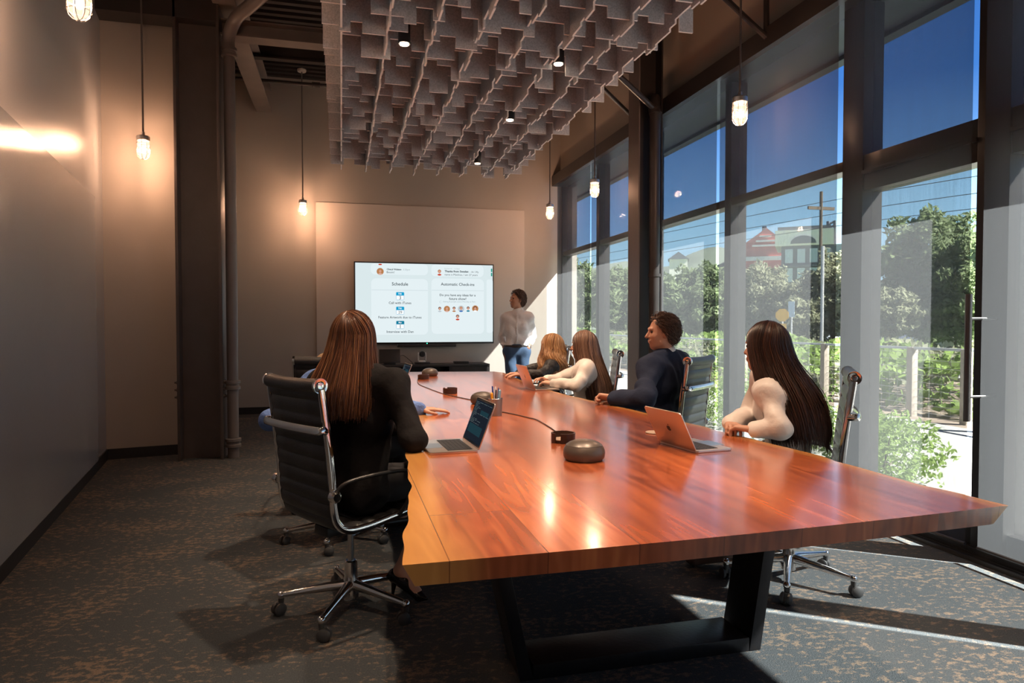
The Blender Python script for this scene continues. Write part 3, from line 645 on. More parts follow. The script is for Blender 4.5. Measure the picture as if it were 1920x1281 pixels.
# ================================================================== CHAIRS
def profile():
    return catmull([(0, .255, .452), (0, .225, .470), (0, .10, .458), (0, -.05, .440), (0, -.145, .442), (0, -.195, .475), (0, -.215, .54), (0, -.225, .68), (0, -.242, .84), (0, -.268, 1.035)], 7)
def make_chair(loc, f, label):
    f = V((f[0], f[1])).normalized(); rz = math.atan2(-f.x, f.y)
    t = thing('office_chair', label, 'chair', (loc[0], loc[1], 0), rz, 'ribbed leather office chairs around the table')
    prof = profile(); nrm = []
    for i, p in enumerate(prof):
        d = (prof[min(i+1, len(prof)-1)]-prof[max(i-1, 0)]).normalized(); nrm.append(V((0, -d.z, d.y)) if False else V((0, d.z, -d.y)))
    # resample finely
    P2 = []; N2 = []; 
    for i in range(len(prof)-1):
        for k in range(5): q = k/5; P2.append(prof[i].lerp(prof[i+1], q)); N2.append(nrm[i].lerp(nrm[i+1], q).normalized())
    P2.append(prof[-1]); N2.append(nrm[-1])
    arc = [0]
    for i in range(1, len(P2)): arc.append(arc[-1]+(P2[i]-P2[i-1]).length)
    def cushion(i0, i1, name):
        b = MB(); w = 0.212; cols = [-1, -.94, -.5, 0, .5, .94, 1]; n = i1-i0+1; vs = []
        for side in (1, -1):
            for i in range(i0, i1+1):
                rib = abs(math.sin(PI*arc[i]/0.062))**0.6
                for c in cols:
                    edge = 0.4 if abs(c) == 1 else 1
                    h = (0.006+0.011*rib)*edge
                    sag = -0.006*(1-c*c)
                    vs.append(P2[i]+N2[i]*(side*-h+sag)+V((c*w, 0, 0)))
        nc = len(cols); fs = []; off = n*nc
        for i in range(n-1):
            for c in range(nc-1):
                a = i*nc+c; fs.append((a, a+1, a+nc+1, a+nc)); fs.append((off+a, off+a+nc, off+a+nc+1, off+a+1))
            a = i*nc; fs.append((a, a+nc, off+a+nc, off+a)); a = i*nc+nc-1; fs.append((a, off+a, off+a+nc, a+nc))
        for c in range(nc-1):
            a = c; fs.append((a, off+a, off+a+1, a+1)); a = (n-1)*nc+c; fs.append((a, a+1, off+a+1, off+a))
        b.add(vs, fs); return b.build(name, M['leather'], t, smooth=True, angle=60)
    mid = next(i for i, p in enumerate(P2) if p.y < -0.18)
    cushion(0, mid, 'seat'); cushion(mid+1, len(P2)-1, 'backrest')
    for s in (-1, 1):
        b = MB(); b.tube([p+V((s*0.222, 0, 0)) for p in prof], 0.0165, 10, ry=0.0085, up=(1, 0, 0)); b2 = b
        b.build('side_frame', M['chrome'], t, smooth=True)
        b = MB(); arm = catmull([(s*.236, -.222, .61), (s*.262, -.17, .655), (s*.272, 0, .668), (s*.272, .13, .655), (s*.262, .165, .60), (s*.238, .13, .50), (s*.232, .10, .462)], 6)
        b.tube(arm, 0.0085, 10); b.build('armrest', M['plastic'], t, smooth=True)
        b = MB(); b.lathe([(0.02, 0), (0.024, 0.003), (0.024, 0.028), (0.016, 0.034)], (s*0.228, -.224, .60), 18, axis='X', mat=Matrix.Diagonal(V((s, 1, 1)))); b.build('arm_knob', M['chrome'], t, smooth=True)
        b = MB(); b.lathe([(0.001, 0), (0.012, 0.001), (0.016, -0.002), (0.022, 0.001), (0.031, 0.002), (0.031, -0.012), (0.001, -0.012)], (s*0.2225, -.272, 1.05), 24, axis='X', mat=Matrix.Diagonal(V((s, 1, 1)))); b.build('roll_end_cap', M['chrome'], t, smooth=True)
    b = MB(); b.tube([(x_*0.222, -.272-0.008*(1-x_*x_), 1.05-0.006*(1-x_*x_)) for x_ in [k/8-1 for k in range(17)]], 0.030, 16); b.build('headroll', M['leather'], t, smooth=True)
    # chrome stretcher bowed behind the back
    b = MB(); pts = catmull([(-.222, -.243, .87), (-.236, -.275, .872), (-.20, -.295, .872), (0, -.305, .872), (.20, -.295, .872), (.236, -.275, .872), (.222, -.243, .87)], 5)
    b.tube(pts, 0.008, 8, ry=0.016, up=(0, 1, 0)) if False else b.tube(pts, 0.017, 10, ry=0.0075, up=(0, 1, 0)); b.build('back_stretcher', M['chrome'], t, smooth=True)
    b = MB(); b.tube([(-.22, .02, .432), (.22, .02, .432)], 0.010, 8); b.tube([(-.22, -.12, .425), (.22, -.12, .425)], 0.010, 8); b.build('seat_stretcher', M['chrome'], t, smooth=True)
    b = MB(); b.box((-.055, -.15, .372), (.055, .06, .415)); b.build('tilt_mechanism', M['plastic'], t, bevel=0.008)
    b = MB(); b.lathe([(0.014, 0.22), (0.014, 0.376)], (0, 0, 0), 16); b.build('gas_piston', M['alu'], t, smooth=True)
    b = MB(); b.lathe([(0.036, 0.062), (0.036, 0.13), (0.030, 0.15), (0.028, 0.225), (0.022, 0.23)], (0, 0, 0), 20); b.build('hub', M['chrome'], t, smooth=True)
    for k in range(5):
        a = 2*PI*k/5+CH_ROT.get(label[:12], 0.3); c, s = math.cos(a), math.sin(a)
        b = MB(); pts = [(c*r, s*r, z) for r, z in ((0.028, .118), (0.10, .112), (0.20, .100), (0.30, .088))]
        b.tube(pts, [0.026, 0.021, 0.017, 0.013], 12, ry=None); b.sphere((c*0.305, s*0.305, .086), 0.018)
        lg = b.build('base_leg', M['chrome'], t, smooth=True)
        b = MB(); b.lathe([(0.012, 0.052), (0.014, 0.078)], (c*0.305, s*0.305, 0), 12)
        a2 = a+0.9+k; u = V((math.cos(a2), math.sin(a2), 0)); w = V((-u.y, u.x, 0)); cc = V((c*0.305, s*0.305, 0))-u*0.012
        Mx = Matrix((( w.x, u.x, 0, 0), (w.y, u.y, 0, 0), (0, 0, 1, 0), (0, 0, 0, 1)))
        for s2 in (-1, 1):
            Mz = Matrix(((0, u.x, w.x*s2), (0, u.y, w.y*s2), (1, 0, 0)))
            b.lathe([(0.001, 0.006), (0.024, 0.006), (0.0275, 0.010), (0.0275, 0.020), (0.018, 0.026), (0.001, 0.027)], cc+V((0, 0, 0.0278)), 20, mat=Mz)
        b.box((-.008, -.008, .03), (.008, .02, .056), mat=Matrix.Translation(cc) @ Mx)
        b.build('caster', M['wheel'], t, smooth=True)
    return t
CH_ROT = {'chrome-frame': 0.62, 'ribbed chair': 0.5, 'black office': 0.1, 'ribbed offic': 0.4, 'nearest black': 0}
make_chair((0.035, 3.127), (.855, .519), 'nearest black ribbed leather chair with chrome frame, seat of the auburn-haired woman')
make_chair((-0.02, 4.2), (.84, .5), 'ribbed chair of the blue-shirted person, almost hidden behind the nearest chair').scale.z = 0.9
make_chair((-0.06, 5.00), (.12, .99), 'black office chair furthest along the left side, only its top showing')
make_chair((2.181, 2.946), (-.80, .60), 'chrome-frame chair seen edge-on behind the woman with long dark hair')
make_chair((2.19, 4.36), (-.635, .77), 'black office chair turned with its ribbed back to the camera, behind the suited man')
make_chair((2.00, 5.40), (-.953, .30), 'ribbed office chair behind the white-bloused woman with straight light brown hair')
make_chair((1.955, 6.58), (-.973, .23), 'ribbed office chair furthest on the window side, behind the blonde woman')

# ================================================================== TV, PANEL, CONSOLE
b = MB(); b.box((-0.347, YB-0.035, 0.12), (2.78, YB-0.001, 3.057))
tag(b.build('wall_panel', M['panel'], bevel=0.003, origin=(1.2, YB, 0.12)), 'large pale fabric-covered acoustic panel on the back wall behind the screen', 'panel')
TX0, TX1, TZ0, TZ1, TY = 0.184, 2.27, 0.993, 2.204, 10.15
tv = thing('wall_screen', 'large flat wall screen showing a white schedule page', 'screen', (1.227, TY, TZ0))
part(MB().box((TX0, TY, TZ0), (TX1, TY+0.06, TZ1)), 'casing', M['plastic'], tv, bevel=0.004)
part(MB().box((TX0+0.5, TY+0.06, TZ0+0.3), (TX1-0.5, YB-0.036, TZ1-0.3)), 'wall_mount', M['plastic'], tv)
def sm(name, col, s=0.66): return emat('screen_'+name, col, s)
SMAT = {'bg': sm('page', (0.66, 0.76, 0.78)), 'card': sm('card', (0.73, 0.82, 0.845)), 'line': sm('line', (0.64, 0.73, 0.76)), 'ink': sm('ink', (0.035, 0.05, 0.06)), 'grey': sm('grey', (0.36, 0.43, 0.46)),
        'cyan': sm('cyan', (0.01, 0.33, 0.58)), 'deep': sm('deep', (0.01, 0.20, 0.32)), 'white': sm('white', (0.9, 0.93, 0.94)), 'green': sm('green', (0.01, 0.30, 0.22)), 'red': sm('red', (0.55, 0.05, 0.02)),
        'skin': sm('skin', (0.62, 0.33, 0.24)), 'hair': sm('hair', (0.09, 0.035, 0.02)), 'pink': sm('pink', (0.66, 0.40, 0.32)), 'blue': sm('blue', (0.05, 0.16, 0.45)), 'sfgrey': sm('soft', (0.5, 0.56, 0.6)), 'tan': sm('tan', (0.45, 0.2, 0.08))}
bz = 0.018
part(MB().box((TX0+bz, TY-0.001, TZ0+bz+0.008), (TX1-bz, TY, TZ1-bz)), 'screen_page', SMAT['bg'], tv)
def sxz(cx, cy):
    u = (cx-22)/(1888-22); yt = 75+45*u; yb = 1152+18*u
    return TX0+u*(TX1-TX0), TZ1-(cy-yt)/(yb-yt)*(TZ1-TZ0)
layer = [0]
def flat(poly, mat, name, dy):
    b = MB(); b.prism(poly, lambda p, t: (p[0], TY-0.001-dy+t*0.0003, p[1])); return part(b, name, SMAT[mat], tv)
def rrect(x0, z0, x1, z1, r, n=6):
    out = []
    for (cx, cz, a0) in ((x1-r, z1-r, 0), (x0+r, z1-r, PI/2), (x0+r, z0+r, PI), (x1-r, z0+r, 1.5*PI)):
        out += [(cx+r*math.cos(a0+PI/2*k/n), cz+r*math.sin(a0+PI/2*k/n)) for k in range(n+1)]
    return out
def card(c0, c1, name='screen_card', r=0.07, clip=False):
    x0, z1 = sxz(*c0); x1, z0 = sxz(*c1); z1 = min(z1, TZ1-bz-0.001); x1 = min(x1, TX1-bz-0.001)
    flat(rrect(x0-0.003, z0-0.003, x1+0.003, min(z1+0.003, TZ1-bz), r), 'line', name, 0.0006); flat(rrect(x0, z0, x1, z1, r), 'card', name, 0.0010)
card((240, 295), (985, 1040)); card((1030, 300), (1750, 1040)); card((1785, 320), (1880, 1030), r=0.03)
card((235, 95), (985, 262), r=0.06); card((1030, 110), (1745, 290), r=0.06)
for c0, c1 in (((245, 452), (982, 455)), ((1035, 462), (1748, 465))):
    x0, z1 = sxz(*c0); x1, z0 = sxz(*c1); flat([(x0, z0), (x1, z0), (x1, z1), (x0, z1)], 'line', 'screen_rule', 0.0014)
def text(s, cx, cy, w, mat='ink', left=False, bold=0.0, h=None, dy=0.0016):
    cu = bpy.data.curves.new('screen_text', 'FONT'); cu.body = s; cu.size = 1; cu.resolution_u = 2; cu.offset = bold; cu.align_x = 'LEFT'
    to_ = bpy.data.objects.new('screen_text', cu); COL.objects.link(to_)
    dg = bpy.context.evaluated_depsgraph_get(); me = bpy.data.meshes.new_from_object(to_.evaluated_get(dg)); bpy.data.objects.remove(to_)
    xs = [v.co.x for v in me.vertices]; ys = [v.co.y for v in me.vertices]; mnx, mxx = min(xs), max(xs)
    x0, _ = sxz(cx if left else cx-w/2, cy); x1, z = sxz(cx+w if left else cx+w/2, cy); k = (x1-x0)/(mxx-mnx)
    for v in me.vertices: v.co = V((x0+(v.co.x-mnx)*k, TY-0.001-dy, z+(v.co.y-0.33)*k))
    me.materials.clear(); me.materials.append(SMAT[mat]); o = bpy.data.objects.new('screen_text', me); COL.objects.link(o); o.parent = tv
    o.matrix_parent_inverse = Matrix.Translation(tv.location).inverted(); return o
B_ = 0.012
text('Schedule', 615, 375, 212, bold=B_); text('Automatic Check-ins', 1388, 387, 458, bold=B_)
text('Call with iTunes', 615, 622, 295, bold=0.008); text('Feature Artwork due to iTunes', 615, 812, 566, bold=0.008); text('Interview with Dan', 615, 998, 352, bold=0.008)
text('Do you have any ideas for a', 1388, 529, 490, bold=B_); text('future show?', 1388, 575, 236, bold=B_)
text('Asking 8 people every Monday at 9am', 1407, 615, 445, 'grey')
text('Cheryl Walters', 443, 184, 190, bold=0.03, left=True); text('3:20pm', 653, 187, 95, 'grey', left=True); text('Boom!', 443, 220, 100, left=True)
text('Karsten W. - 12:20pm', 1210, 178, 205, 'grey', left=True); text('Thanks from Sweden', 1210, 216, 325, bold=0.03, left=True); text('\u2013 Hi ! My', 1548, 223, 128, left=True)
text('name is Matthias, I am 27 years', 1210, 262, 452, left=True)
for cy, mon, day, hm in ((530, 'Feb', '3', 'cyan'), (720, 'Feb', '29', 'cyan'), (906, 'Mar', '1', 'deep')):
    x0, z1 = sxz(563, cy-52); x1, z0 = sxz(669, cy+52)
    flat(rrect(x0, z0, x1, z1, 0.012), 'cyan', 'calendar_icon', 0.0014); flat([(x0+0.004, z0+0.004), (x1-0.004, z0+0.004), (x1-0.004, z0+(z1-z0)*0.56), (x0+0.004, z0+(z1-z0)*0.56)], 'white', 'calendar_icon', 0.0018)
    flat(rrect(x0, z0+(z1-z0)*0.58, x1, z1, 0.012), hm, 'calendar_icon', 0.0018)
    text(mon, 616, cy-30, 42, 'white', bold=0.02, dy=0.0022); text(day, 616, cy+22, 24*len(day) if day != '1' else 7, dy=0.0022)
def disc(cx, cy, r, mat, name, dy, sx_=1, sy_=1):
    x0, z0 = sxz(cx, cy); k = (TX1-TX0)/1866
    flat([(x0+r*k*sx_*math.cos(2*PI*i/20), z0+r*k*sy_*math.sin(2*PI*i/20)) for i in range(20)], mat, name, dy)
for cx, cy, r, hm, bm_, bgm in ((1143, 705, 42, 'hair', 'sfgrey', 'card'), (1240, 705, 42, 'tan', 'pink', 'tan'), (1337, 705, 42, 'hair', 'tan', 'card'), (1433, 705, 44, 'tan', 'blue', 'sfgrey'), (1530, 705, 42, 'hair', 'deep', 'card'), (1628, 705, 44, 'hair', 'white', 'tan'), (1385, 813, 46, 'hair', 'red', 'card'), (358, 208, 46, 'tan', 'pink', 'tan'), (1140, 220, 48, 'tan', 'red', 'card')):
    disc(cx, cy, r, bgm, 'profile_picture', 0.0014); disc(cx, cy+r*0.72, r*0.55, bm_, 'profile_picture', 0.0018, 1, 0.45)
    disc(cx, cy-r*0.22, r*0.48, hm, 'profile_picture', 0.0020); disc(cx, cy-r*0.05, r*0.40, 'skin', 'profile_picture', 0.0024, 0.85, 1.1)
disc(358, 117, 24, 'red', 'profile_picture', 0.0016, 1, 0.4)
for cy in (200, 256):
    x0, z0 = sxz(1848, cy+22); x1, z1 = sxz(1866, cy-22); flat([(x0, z0), (min(x1, TX1-bz), z0), (min(x1, TX1-bz), z1), (x0, z1)], 'green', 'screen_icon', 0.0016)
x0, z0 = sxz(1156, 612); ring = [(x0+0.016*math.cos(a), z0+0.016*math.sin(a)) for a in [0.6+k*0.32 for k in range(17)]]
part(MB().tube([(p[0], TY-0.0026, p[1]) for p in ring], 0.0013, 5), 'refresh_icon', SMAT['grey'], tv)
part(MB().lathe([(0.008, 0), (0.008, 0.002)], (1.245, TY-0.002, TZ0+0.008), 12, axis='Y'), 'power_light', emat('green_led', (0.05, 0.9, 0.4), 2), tv)
b = MB(); b.box((0.80, TY-0.04, TZ0-0.045), (1.68, TY+0.05, TZ0-0.004)); tag(b.build('soundbar', M['plastic'], bevel=0.01, origin=(1.24, TY, TZ0-0.045)), 'slim black soundbar fixed under the wall screen', 'speaker')
# console
cs = thing('media_console', 'low black open-front media console under the wall screen', 'cabinet', (1.3, 10.0, 0))
C0, C1, CY0, CY1, CZ = 0.32, 2.135, 9.82, 10.235, 0.70
part(MB().box((C0, CY0, CZ-0.03), (C1, CY1, CZ)), 'top', M['blind_dark'], cs, bevel=0.002)
for x_ in (C0, 0.93, 1.53, C1-0.025): part(MB().box((x_, CY0+0.01, 0.02), (x_+0.025, CY1-0.005, CZ-0.0305)), 'upright_panel', M['blind_dark'], cs)
part(MB().box((C0+0.026, CY0+0.01, 0.02), (C1-0.026, CY1-0.02, 0.05)), 'bottom_shelf', M['blind_dark'], cs)
part(MB().box((C0+0.026, CY0+0.02, 0.36), (C1-0.026, CY1-0.02, 0.38)), 'middle_shelf', M['blind_dark'], cs)
part(MB().box((1.556, CY0+0.004, 0.06), (C1-0.026, CY0+0.02, CZ-0.035)), 'door_panel', M['blind_dark'], cs)
part(MB().box((C0+0.01, CY1-0.004, 0.02), (C1-0.01, CY1+0.001, CZ-0.031)), 'back_panel', M['plastic'], cs)
# small stand monitor, conference camera, set-top box
m = thing('touch_panel', 'small black tilted touch panel at the left on the console', 'screen', (0.68, 9.98, CZ))
part(MB().box((0.53, 0, 0), (0.83, 0.02, 0.20), mat=Matrix.Translation((0, 9.95, CZ+0.03)) @ Matrix.Rotation(-0.25, 4, 'X')), 'display', M['plastic'], m, bevel=0.004)
part(MB().box((0.60, 9.94, CZ+0.0005), (0.76, 10.08, CZ+0.045)), 'foot', M['plastic'], m, bevel=0.004)
tag(MB().tube(catmull([(0.80, 10.0, CZ+0.10), (0.88, 10.05, CZ+0.13), (0.98, 10.02, CZ+0.05), (1.02, 10.0, CZ+0.005)], 6), 0.004, 6).build('cable', M['cable'], smooth=True, origin=(0.9, 10, CZ)), 'thin black cable arching from the touch panel to the console top', 'cable')
m = thing('conference_camera', 'white and black swivel conference camera standing on the console', 'camera', (1.15, 9.98, CZ))
part(MB().box((1.04, 9.92, CZ+0.0005), (1.26, 10.04, CZ+0.03)), 'base', M['plastic'], m, bevel=0.004)
part(MB().lathe([(0.05, 0.03), (0.055, 0.04), (0.04, 0.055)], (1.15, 9.98, CZ), 20), 'turntable', M['white'], m, smooth=True)
for s in (-1, 1): part(MB().box((1.15+s*0.052-0.008, 9.95, CZ+0.05), (1.15+s*0.052+0.008, 10.01, CZ+0.17)), 'yoke_arm', M['white'], m, bevel=0.005)
part(MB().lathe([(0.03, -0.05), (0.042, -0.04), (0.045, 0.03), (0.035, 0.045)], (1.15, 9.97, CZ+0.15), 20, axis='Y'), 'camera_head', M['plastic'], m, smooth=True)
b = MB(); b.box((1.62, 9.93, CZ+0.0005), (1.84, 10.04, CZ+0.035)); tag(b.build('media_box', M['plastic'], bevel=0.005, origin=(1.73, 9.98, CZ)), 'flat black media box at the right on the console', 'box')

# ================================================================== TABLE THINGS
def frame2(a, b_):   # local frame from two points: x along a->b
    d = (V((b_[0]-a[0], b_[1]-a[1], 0))).normalized(); return d, V((-d.y, d.x, 0))
def laptop(label, hinge_c, yaw, open_deg, lit=False, w=0.304, dp=0.212):
    """base front towards -Y local, screen hinge at +Y local"""
    t = thing('laptop', label, 'laptop', (hinge_c[0], hinge_c[1], TT), yaw)
    b = MB(); z = 0.0006; b.prism(rrect(-w/2, -dp, w/2, 0, 0.012), lambda p, k: (p[0], p[1], z+k*0.0105)); b.build('base', M['laptop'], t, bevel=0.0012)
    b = MB(); b.box((-w/2+0.022, -0.125, z+0.0106), (w/2-0.022, -0.018, z+0.0112)); kb = b.build('keyboard', M['plastic'], t)
    b = MB()
    for r in range(6):
        for c in range(14):
            x0 = -w/2+0.025+c*0.01835; y0 = -0.1235+r*0.0176
            if r == 0 and 4 <= c <= 8: 
                if c == 4: b.box((x0, y0, z+0.0112), (x0+0.0895, y0+0.015, z+0.0122))
                continue
            b.box((x0, y0, z+0.0112), (x0+0.0158, y0+(0.015 if r < 5 else 0.011), z+0.0122))
    k = b.build('keys', M['keys'], kb)
    b = MB(); b.box((-0.055, -0.205, z+0.0106), (0.055, -0.13, z+0.0109)); b.build('trackpad', M['alu'], t)
    a = math.radians(open_deg)  # angle between base and lid
    R = Matrix.Translation((0, 0.0, z+0.010)) @ Matrix.Rotation(PI/2-a, 4, 'X') 
    # lid local: x width, z up height, thickness in y
    b = MB(); b.prism(rrect(-w/2, 0, w/2, dp, 0.012), lambda p, k: R @ V((p[0], k*0.005, p[1]))); ld = b.build('lid', M['laptop'], t, bevel=0.001)
    b = MB(); b.prism(rrect(-w/2+0.003, 0.006, w/2-0.003, dp-0.003, 0.009), lambda p, k: R @ V((p[0], -0.0006+k*0.0006, p[1]))); b.build('screen_bezel', M['car_glass'], ld)
    if lit:
        rows = MB(); r_ = random.Random(5)
        b = MB(); b.box((-w/2+0.012, -0.0009, 0.016), (w/2-0.012, -0.0007, dp-0.012), mat=R); b.build('screen', emat('dim_laptop_screen', (0.010, 0.013, 0.020), 0.7), ld)
        for q in range(16):
            zz = dp-0.022-q*0.0062; xx = -w/2+0.02; 
            while xx < w/2-0.05:
                l_ = r_.uniform(0.015, 0.07); rows.box((xx, -0.0012, zz), (min(xx+l_, w/2-0.016), -0.0010, zz+0.0022), mat=R); xx += l_+0.012
                if r_.random() < 0.35: break
        rows.build('screen_lines', emat('laptop_screen_text', (0.20, 0.26, 0.28), 0.28), ld)
        b = MB(); b.box((-0.01, -0.0012, 0.135), (0.12, -0.0009, 0.155), mat=R); b.box((-0.12, -0.0012, 0.045), (0.10, -0.0009, 0.085), mat=R); b.build('screen_picture', emat('laptop_screen_blue', (0.02, 0.06, 0.08), 0.4), ld)
        tx = None
    # fruit emblem on lid back
    pts = []
    for k in range(40):
        th = 2*PI*k/40; r = 0.0135*(1+0.06*math.cos(2*th)-0.10*max(0, math.cos(th-PI/2))**6+(-0.05)*max(0, math.cos(th+PI/2))**8)
        x_ = r*math.cos(th); y_ = r*math.sin(th)*1.05
        db = math.hypot(x_-0.0175, y_-0.002)
        if db < 0.0078: x_ = 0.0175-math.sqrt(max(0, 0.0078**2-(y_-0.002)**2))
        pts.append((-x_, y_+dp*0.5))
    b = MB(); b.prism(pts, lambda p, k: R @ V((p[0], 0.0051+k*0.0003, p[1])))
    lf = [(-0.001, 0.0145), (-0.0065, 0.0165), (-0.0075, 0.0225), (-0.0015, 0.0205)]; b.prism([(p[0], p[1]+dp*0.5) for p in lf], lambda p, k: R @ V((p[0], 0.0051+k*0.0003, p[1])))
    b.build('lid_emblem', M['logo'], ld)
    return t
def laptop_h(label, pa, pb, base_dir, deg, lit=False, hinge_z=0.004, w=.304, dp=.205):
    """pa, pb: photo columns/rows of the two hinge ends; base_dir: world direction from hinge to front edge"""
    a, b_2 = onZ(*pa, TT+hinge_z), onZ(*pb, TT+hinge_z); c = (a+b_2)/2; d = (b_2-a).normalized(); f = V((-d.y, d.x, 0)); 
    if f.dot(V(base_dir)) < 0: f = -f
    return laptop(label, (c.x, c.y), math.atan2(f.x, -f.y), deg, lit, w, dp)
laptop_h('open laptop in front of the auburn-haired woman, dark screen showing', (866, 824), (898, 848), (-1, 0, 0), 111, lit=True)
laptop_h('open laptop with its copper lid to the camera, beside the woman with long dark hair', (1237, 829), (1306, 849), (1, 0.3, 0), 116, w=.275, dp=.180)
laptop_h('open laptop with its copper lid to the camera, further one by the blonde woman', (979, 724.5), (1010, 734), (1, .3, 0), 112)
laptop_h('half-hidden open laptop right of the auburn hair, dark screen facing left', (741, 722), (757, 730), (-1, 0, 0), 112, lit=True)
def dome(p, label, r=0.083):
    t = thing('conference_speaker', label, 'speaker', (p[0], p[1], TT))
    MB().lathe([(r*0.86, 0.0006), (r*0.97, 0.012), (r, 0.030), (r*0.97, 0.045), (r*0.86, 0.060)], (0, 0, 0), 48).build('body', M['puck'], t, smooth=True)
    MB().lathe([(r*0.85, 0.0602), (r*0.72, 0.069), (r*0.48, 0.077), (r*0.2, 0.081), (0.001, 0.0815)], (0, 0, 0), 48).build('speaker_grille', M['puck'], t, smooth=True)
    MB().lathe([(r*0.861, 0.0592), (r*0.868, 0.0600), (r*0.861, 0.0608)], (0, 0, 0), 48).build('seam_ring', M['plastic'], t, smooth=True)
    return t
DOM = [onZ(1095, 862, TT), onZ(905, 757, TT), onZ(806, 705, TT)]
dome(DOM[0], 'nearest bronze dome conference speaker on the table'); dome(DOM[1], 'middle bronze dome conference speaker behind the pen cup'); dome(DOM[2], 'furthest bronze dome conference speaker, below the screen')
def coaster(p, label, yaw):
    t = thing('coaster_holder', label, 'coaster holder', (p[0], p[1], TT), yaw)
    R = 0.055; seg = 40; gap = 0.5; vs = []; fs = []
    for k in range(seg+1):
        a = gap/2+(2*PI-gap)*k/seg
        for r, z in ((R, 0.0006), (R, 0.044), (R-0.006, 0.044), (R-0.006, 0.0006)): vs.append((r*math.cos(a), r*math.sin(a), z))
    for k in range(seg):
        for j in range(4): a = k*4+j; b2 = k*4+(j+1) % 4; fs.append((a, b2, b2+4, a+4))
    fs += [(0, 1, 2, 3), (seg*4+3, seg*4+2, seg*4+1, seg*4)]
    b = MB(); b.add(vs, fs); b.build('ring', M['coaster'], t, smooth=True, angle=40)
    for k in range(3): MB().lathe([(0.046, 0.001+k*0.0052), (0.0475, 0.002+k*0.0052), (0.0475, 0.005+k*0.0052), (0.046, 0.0058+k*0.0052)], (0, 0, 0), 36).build('coaster', M['coaster_in'] if k == 2 else M['coaster'], t, smooth=True)
coaster(onZ(1056, 829, TT), 'nearest round dark wooden coaster holder with a slot, behind the nearest dome', math.radians(225))
coaster(onZ(844, 738, TT), 'round dark wooden coaster holder between the middle and furthest domes', math.radians(120))
coaster(onZ(794, 711, TT), 'furthest round dark wooden coaster holder, in front of the furthest dome', math.radians(150))
# loose coaster and glass behind laptop
c = thing('drink_coaster', 'small pale round coaster lying behind the nearer copper-lid laptop', 'coaster', tuple(onZ(1228, 812, TT)))
MB().lathe([(0.045, 0.0006), (0.047, 0.003), (0.045, 0.006), (0.001, 0.0065)], (0, 0, 0), 32).build('disc', M['coaster_in'], c, smooth=True)
# pen cup
pc = onZ(929, 779, TT); cup = thing('pen_cup', 'grey metal mesh pen cup in front of the middle dome', 'cup', tuple(pc))
MB().lathe([(0.036, 0.0006), (0.036, 0.002), (0.040, 0.098), (0.042, 0.098), (0.038, 0.0015)], (0, 0, 0), 32).build('mesh_wall', M['meshmetal'], cup, smooth=True)
b = MB(); b.tube([(0.041*math.cos(2*PI*k/32), 0.041*math.sin(2*PI*k/32), 0.099) for k in range(33)], 0.002, 6); b.build('rim', M['alu'], cup, smooth=True)
pens = [('blue pen standing tallest in the mesh cup', (0.03, 0.06, 0.30), -.02, .01, .17), ('white pen with pale cap in the mesh cup', (0.6, 0.62, 0.66), .005, .02, .165), ('dark blue pen at the right in the mesh cup', (0.05, 0.08, 0.25), .022, .0, .16),
        ('light blue marker leaning right in the mesh cup', (0.25, 0.45, 0.62), .03, -.01, .15), ('yellow marker at the left of the mesh cup', (0.85, 0.38, 0.02), -.03, -.012, .135), ('black pen in the middle of the mesh cup', (0.02, 0.02, 0.03), .0, -.018, .15), ('silver pen at the back of the mesh cup', (0.55, 0.5, 0.55), -.008, .025, .16)]
for lab, colr, dx, dy, ln in pens:
    base = V((pc.x+dx*0.3, pc.y+dy*0.3, TT+0.003)); d = V((dx*0.55, dy*0.55, ln)).normalized(); tp = base+d*ln
    pn = thing('pen', lab, 'pen', tuple(base), 0, 'pens in the mesh cup'); pm = pmat('pen_'+lab.split()[0]+lab.split()[1], colr, 0.35)
    part(MB().tube([base, base+d*ln*0.7], 0.0042 if 'marker' not in lab else 0.0075, 10), 'barrel', pm, pn, smooth=True)
    part(MB().tube([base+d*ln*0.702, tp-d*0.006, tp], [0.0048 if 'marker' not in lab else 0.0085, 0.0044 if 'marker' not in lab else 0.008, 0.002], 10), 'cap', pm, pn, smooth=True)
# speaker cable
wp = [DOM[0]+V((-.03, .085, .004))]+[onZ(a, b2, TT+0.003) for a, b2 in ((1075, 843), (1046, 812), (1010, 789), (990, 783), (950, 774), (915, 768))]
tag(MB().tube(catmull(wp, 8), 0.0028, 6).build('speaker_cable', M['cable'], smooth=True, origin=tuple(wp[2])), 'thin dark cable curving from the pen cup to the nearest dome', 'cable')
wp = [onZ(a, b2, TT+0.003) for a, b2 in ((890, 751), (860, 745), (830, 738), (800, 727), (785, 720), (783, 712), (790, 704))]
tag(MB().tube(catmull(wp, 8), 0.0028, 6).build('speaker_cable', M['cable'], smooth=True, origin=tuple(wp[2])), 'thin dark cable curving between the middle and furthest domes', 'cable')

# ================================================================== OUTSIDE
struct(MB().box((3.60, -60, -0.10), (7.6, 80, -0.02)), 'ground_path', M['concrete'])
struct(MB().box((7.6, -60, -0.12), (14.0, 80, -0.03)), 'ground_planting', M['soil'])
struct(MB().box((14.0, -60, -0.62), (24.0, 120, -0.50)), 'ground_road', M['asphalt'])
struct(MB().box((24.0, -60, -0.62), (160, 200, -0.48)), 'ground_verge', M['grass'])
struct(MB().box((13.6, -60, -0.62), (14.0, 120, 0.06)), 'trim_9', M['concrete'])
def fit_down(o): return o
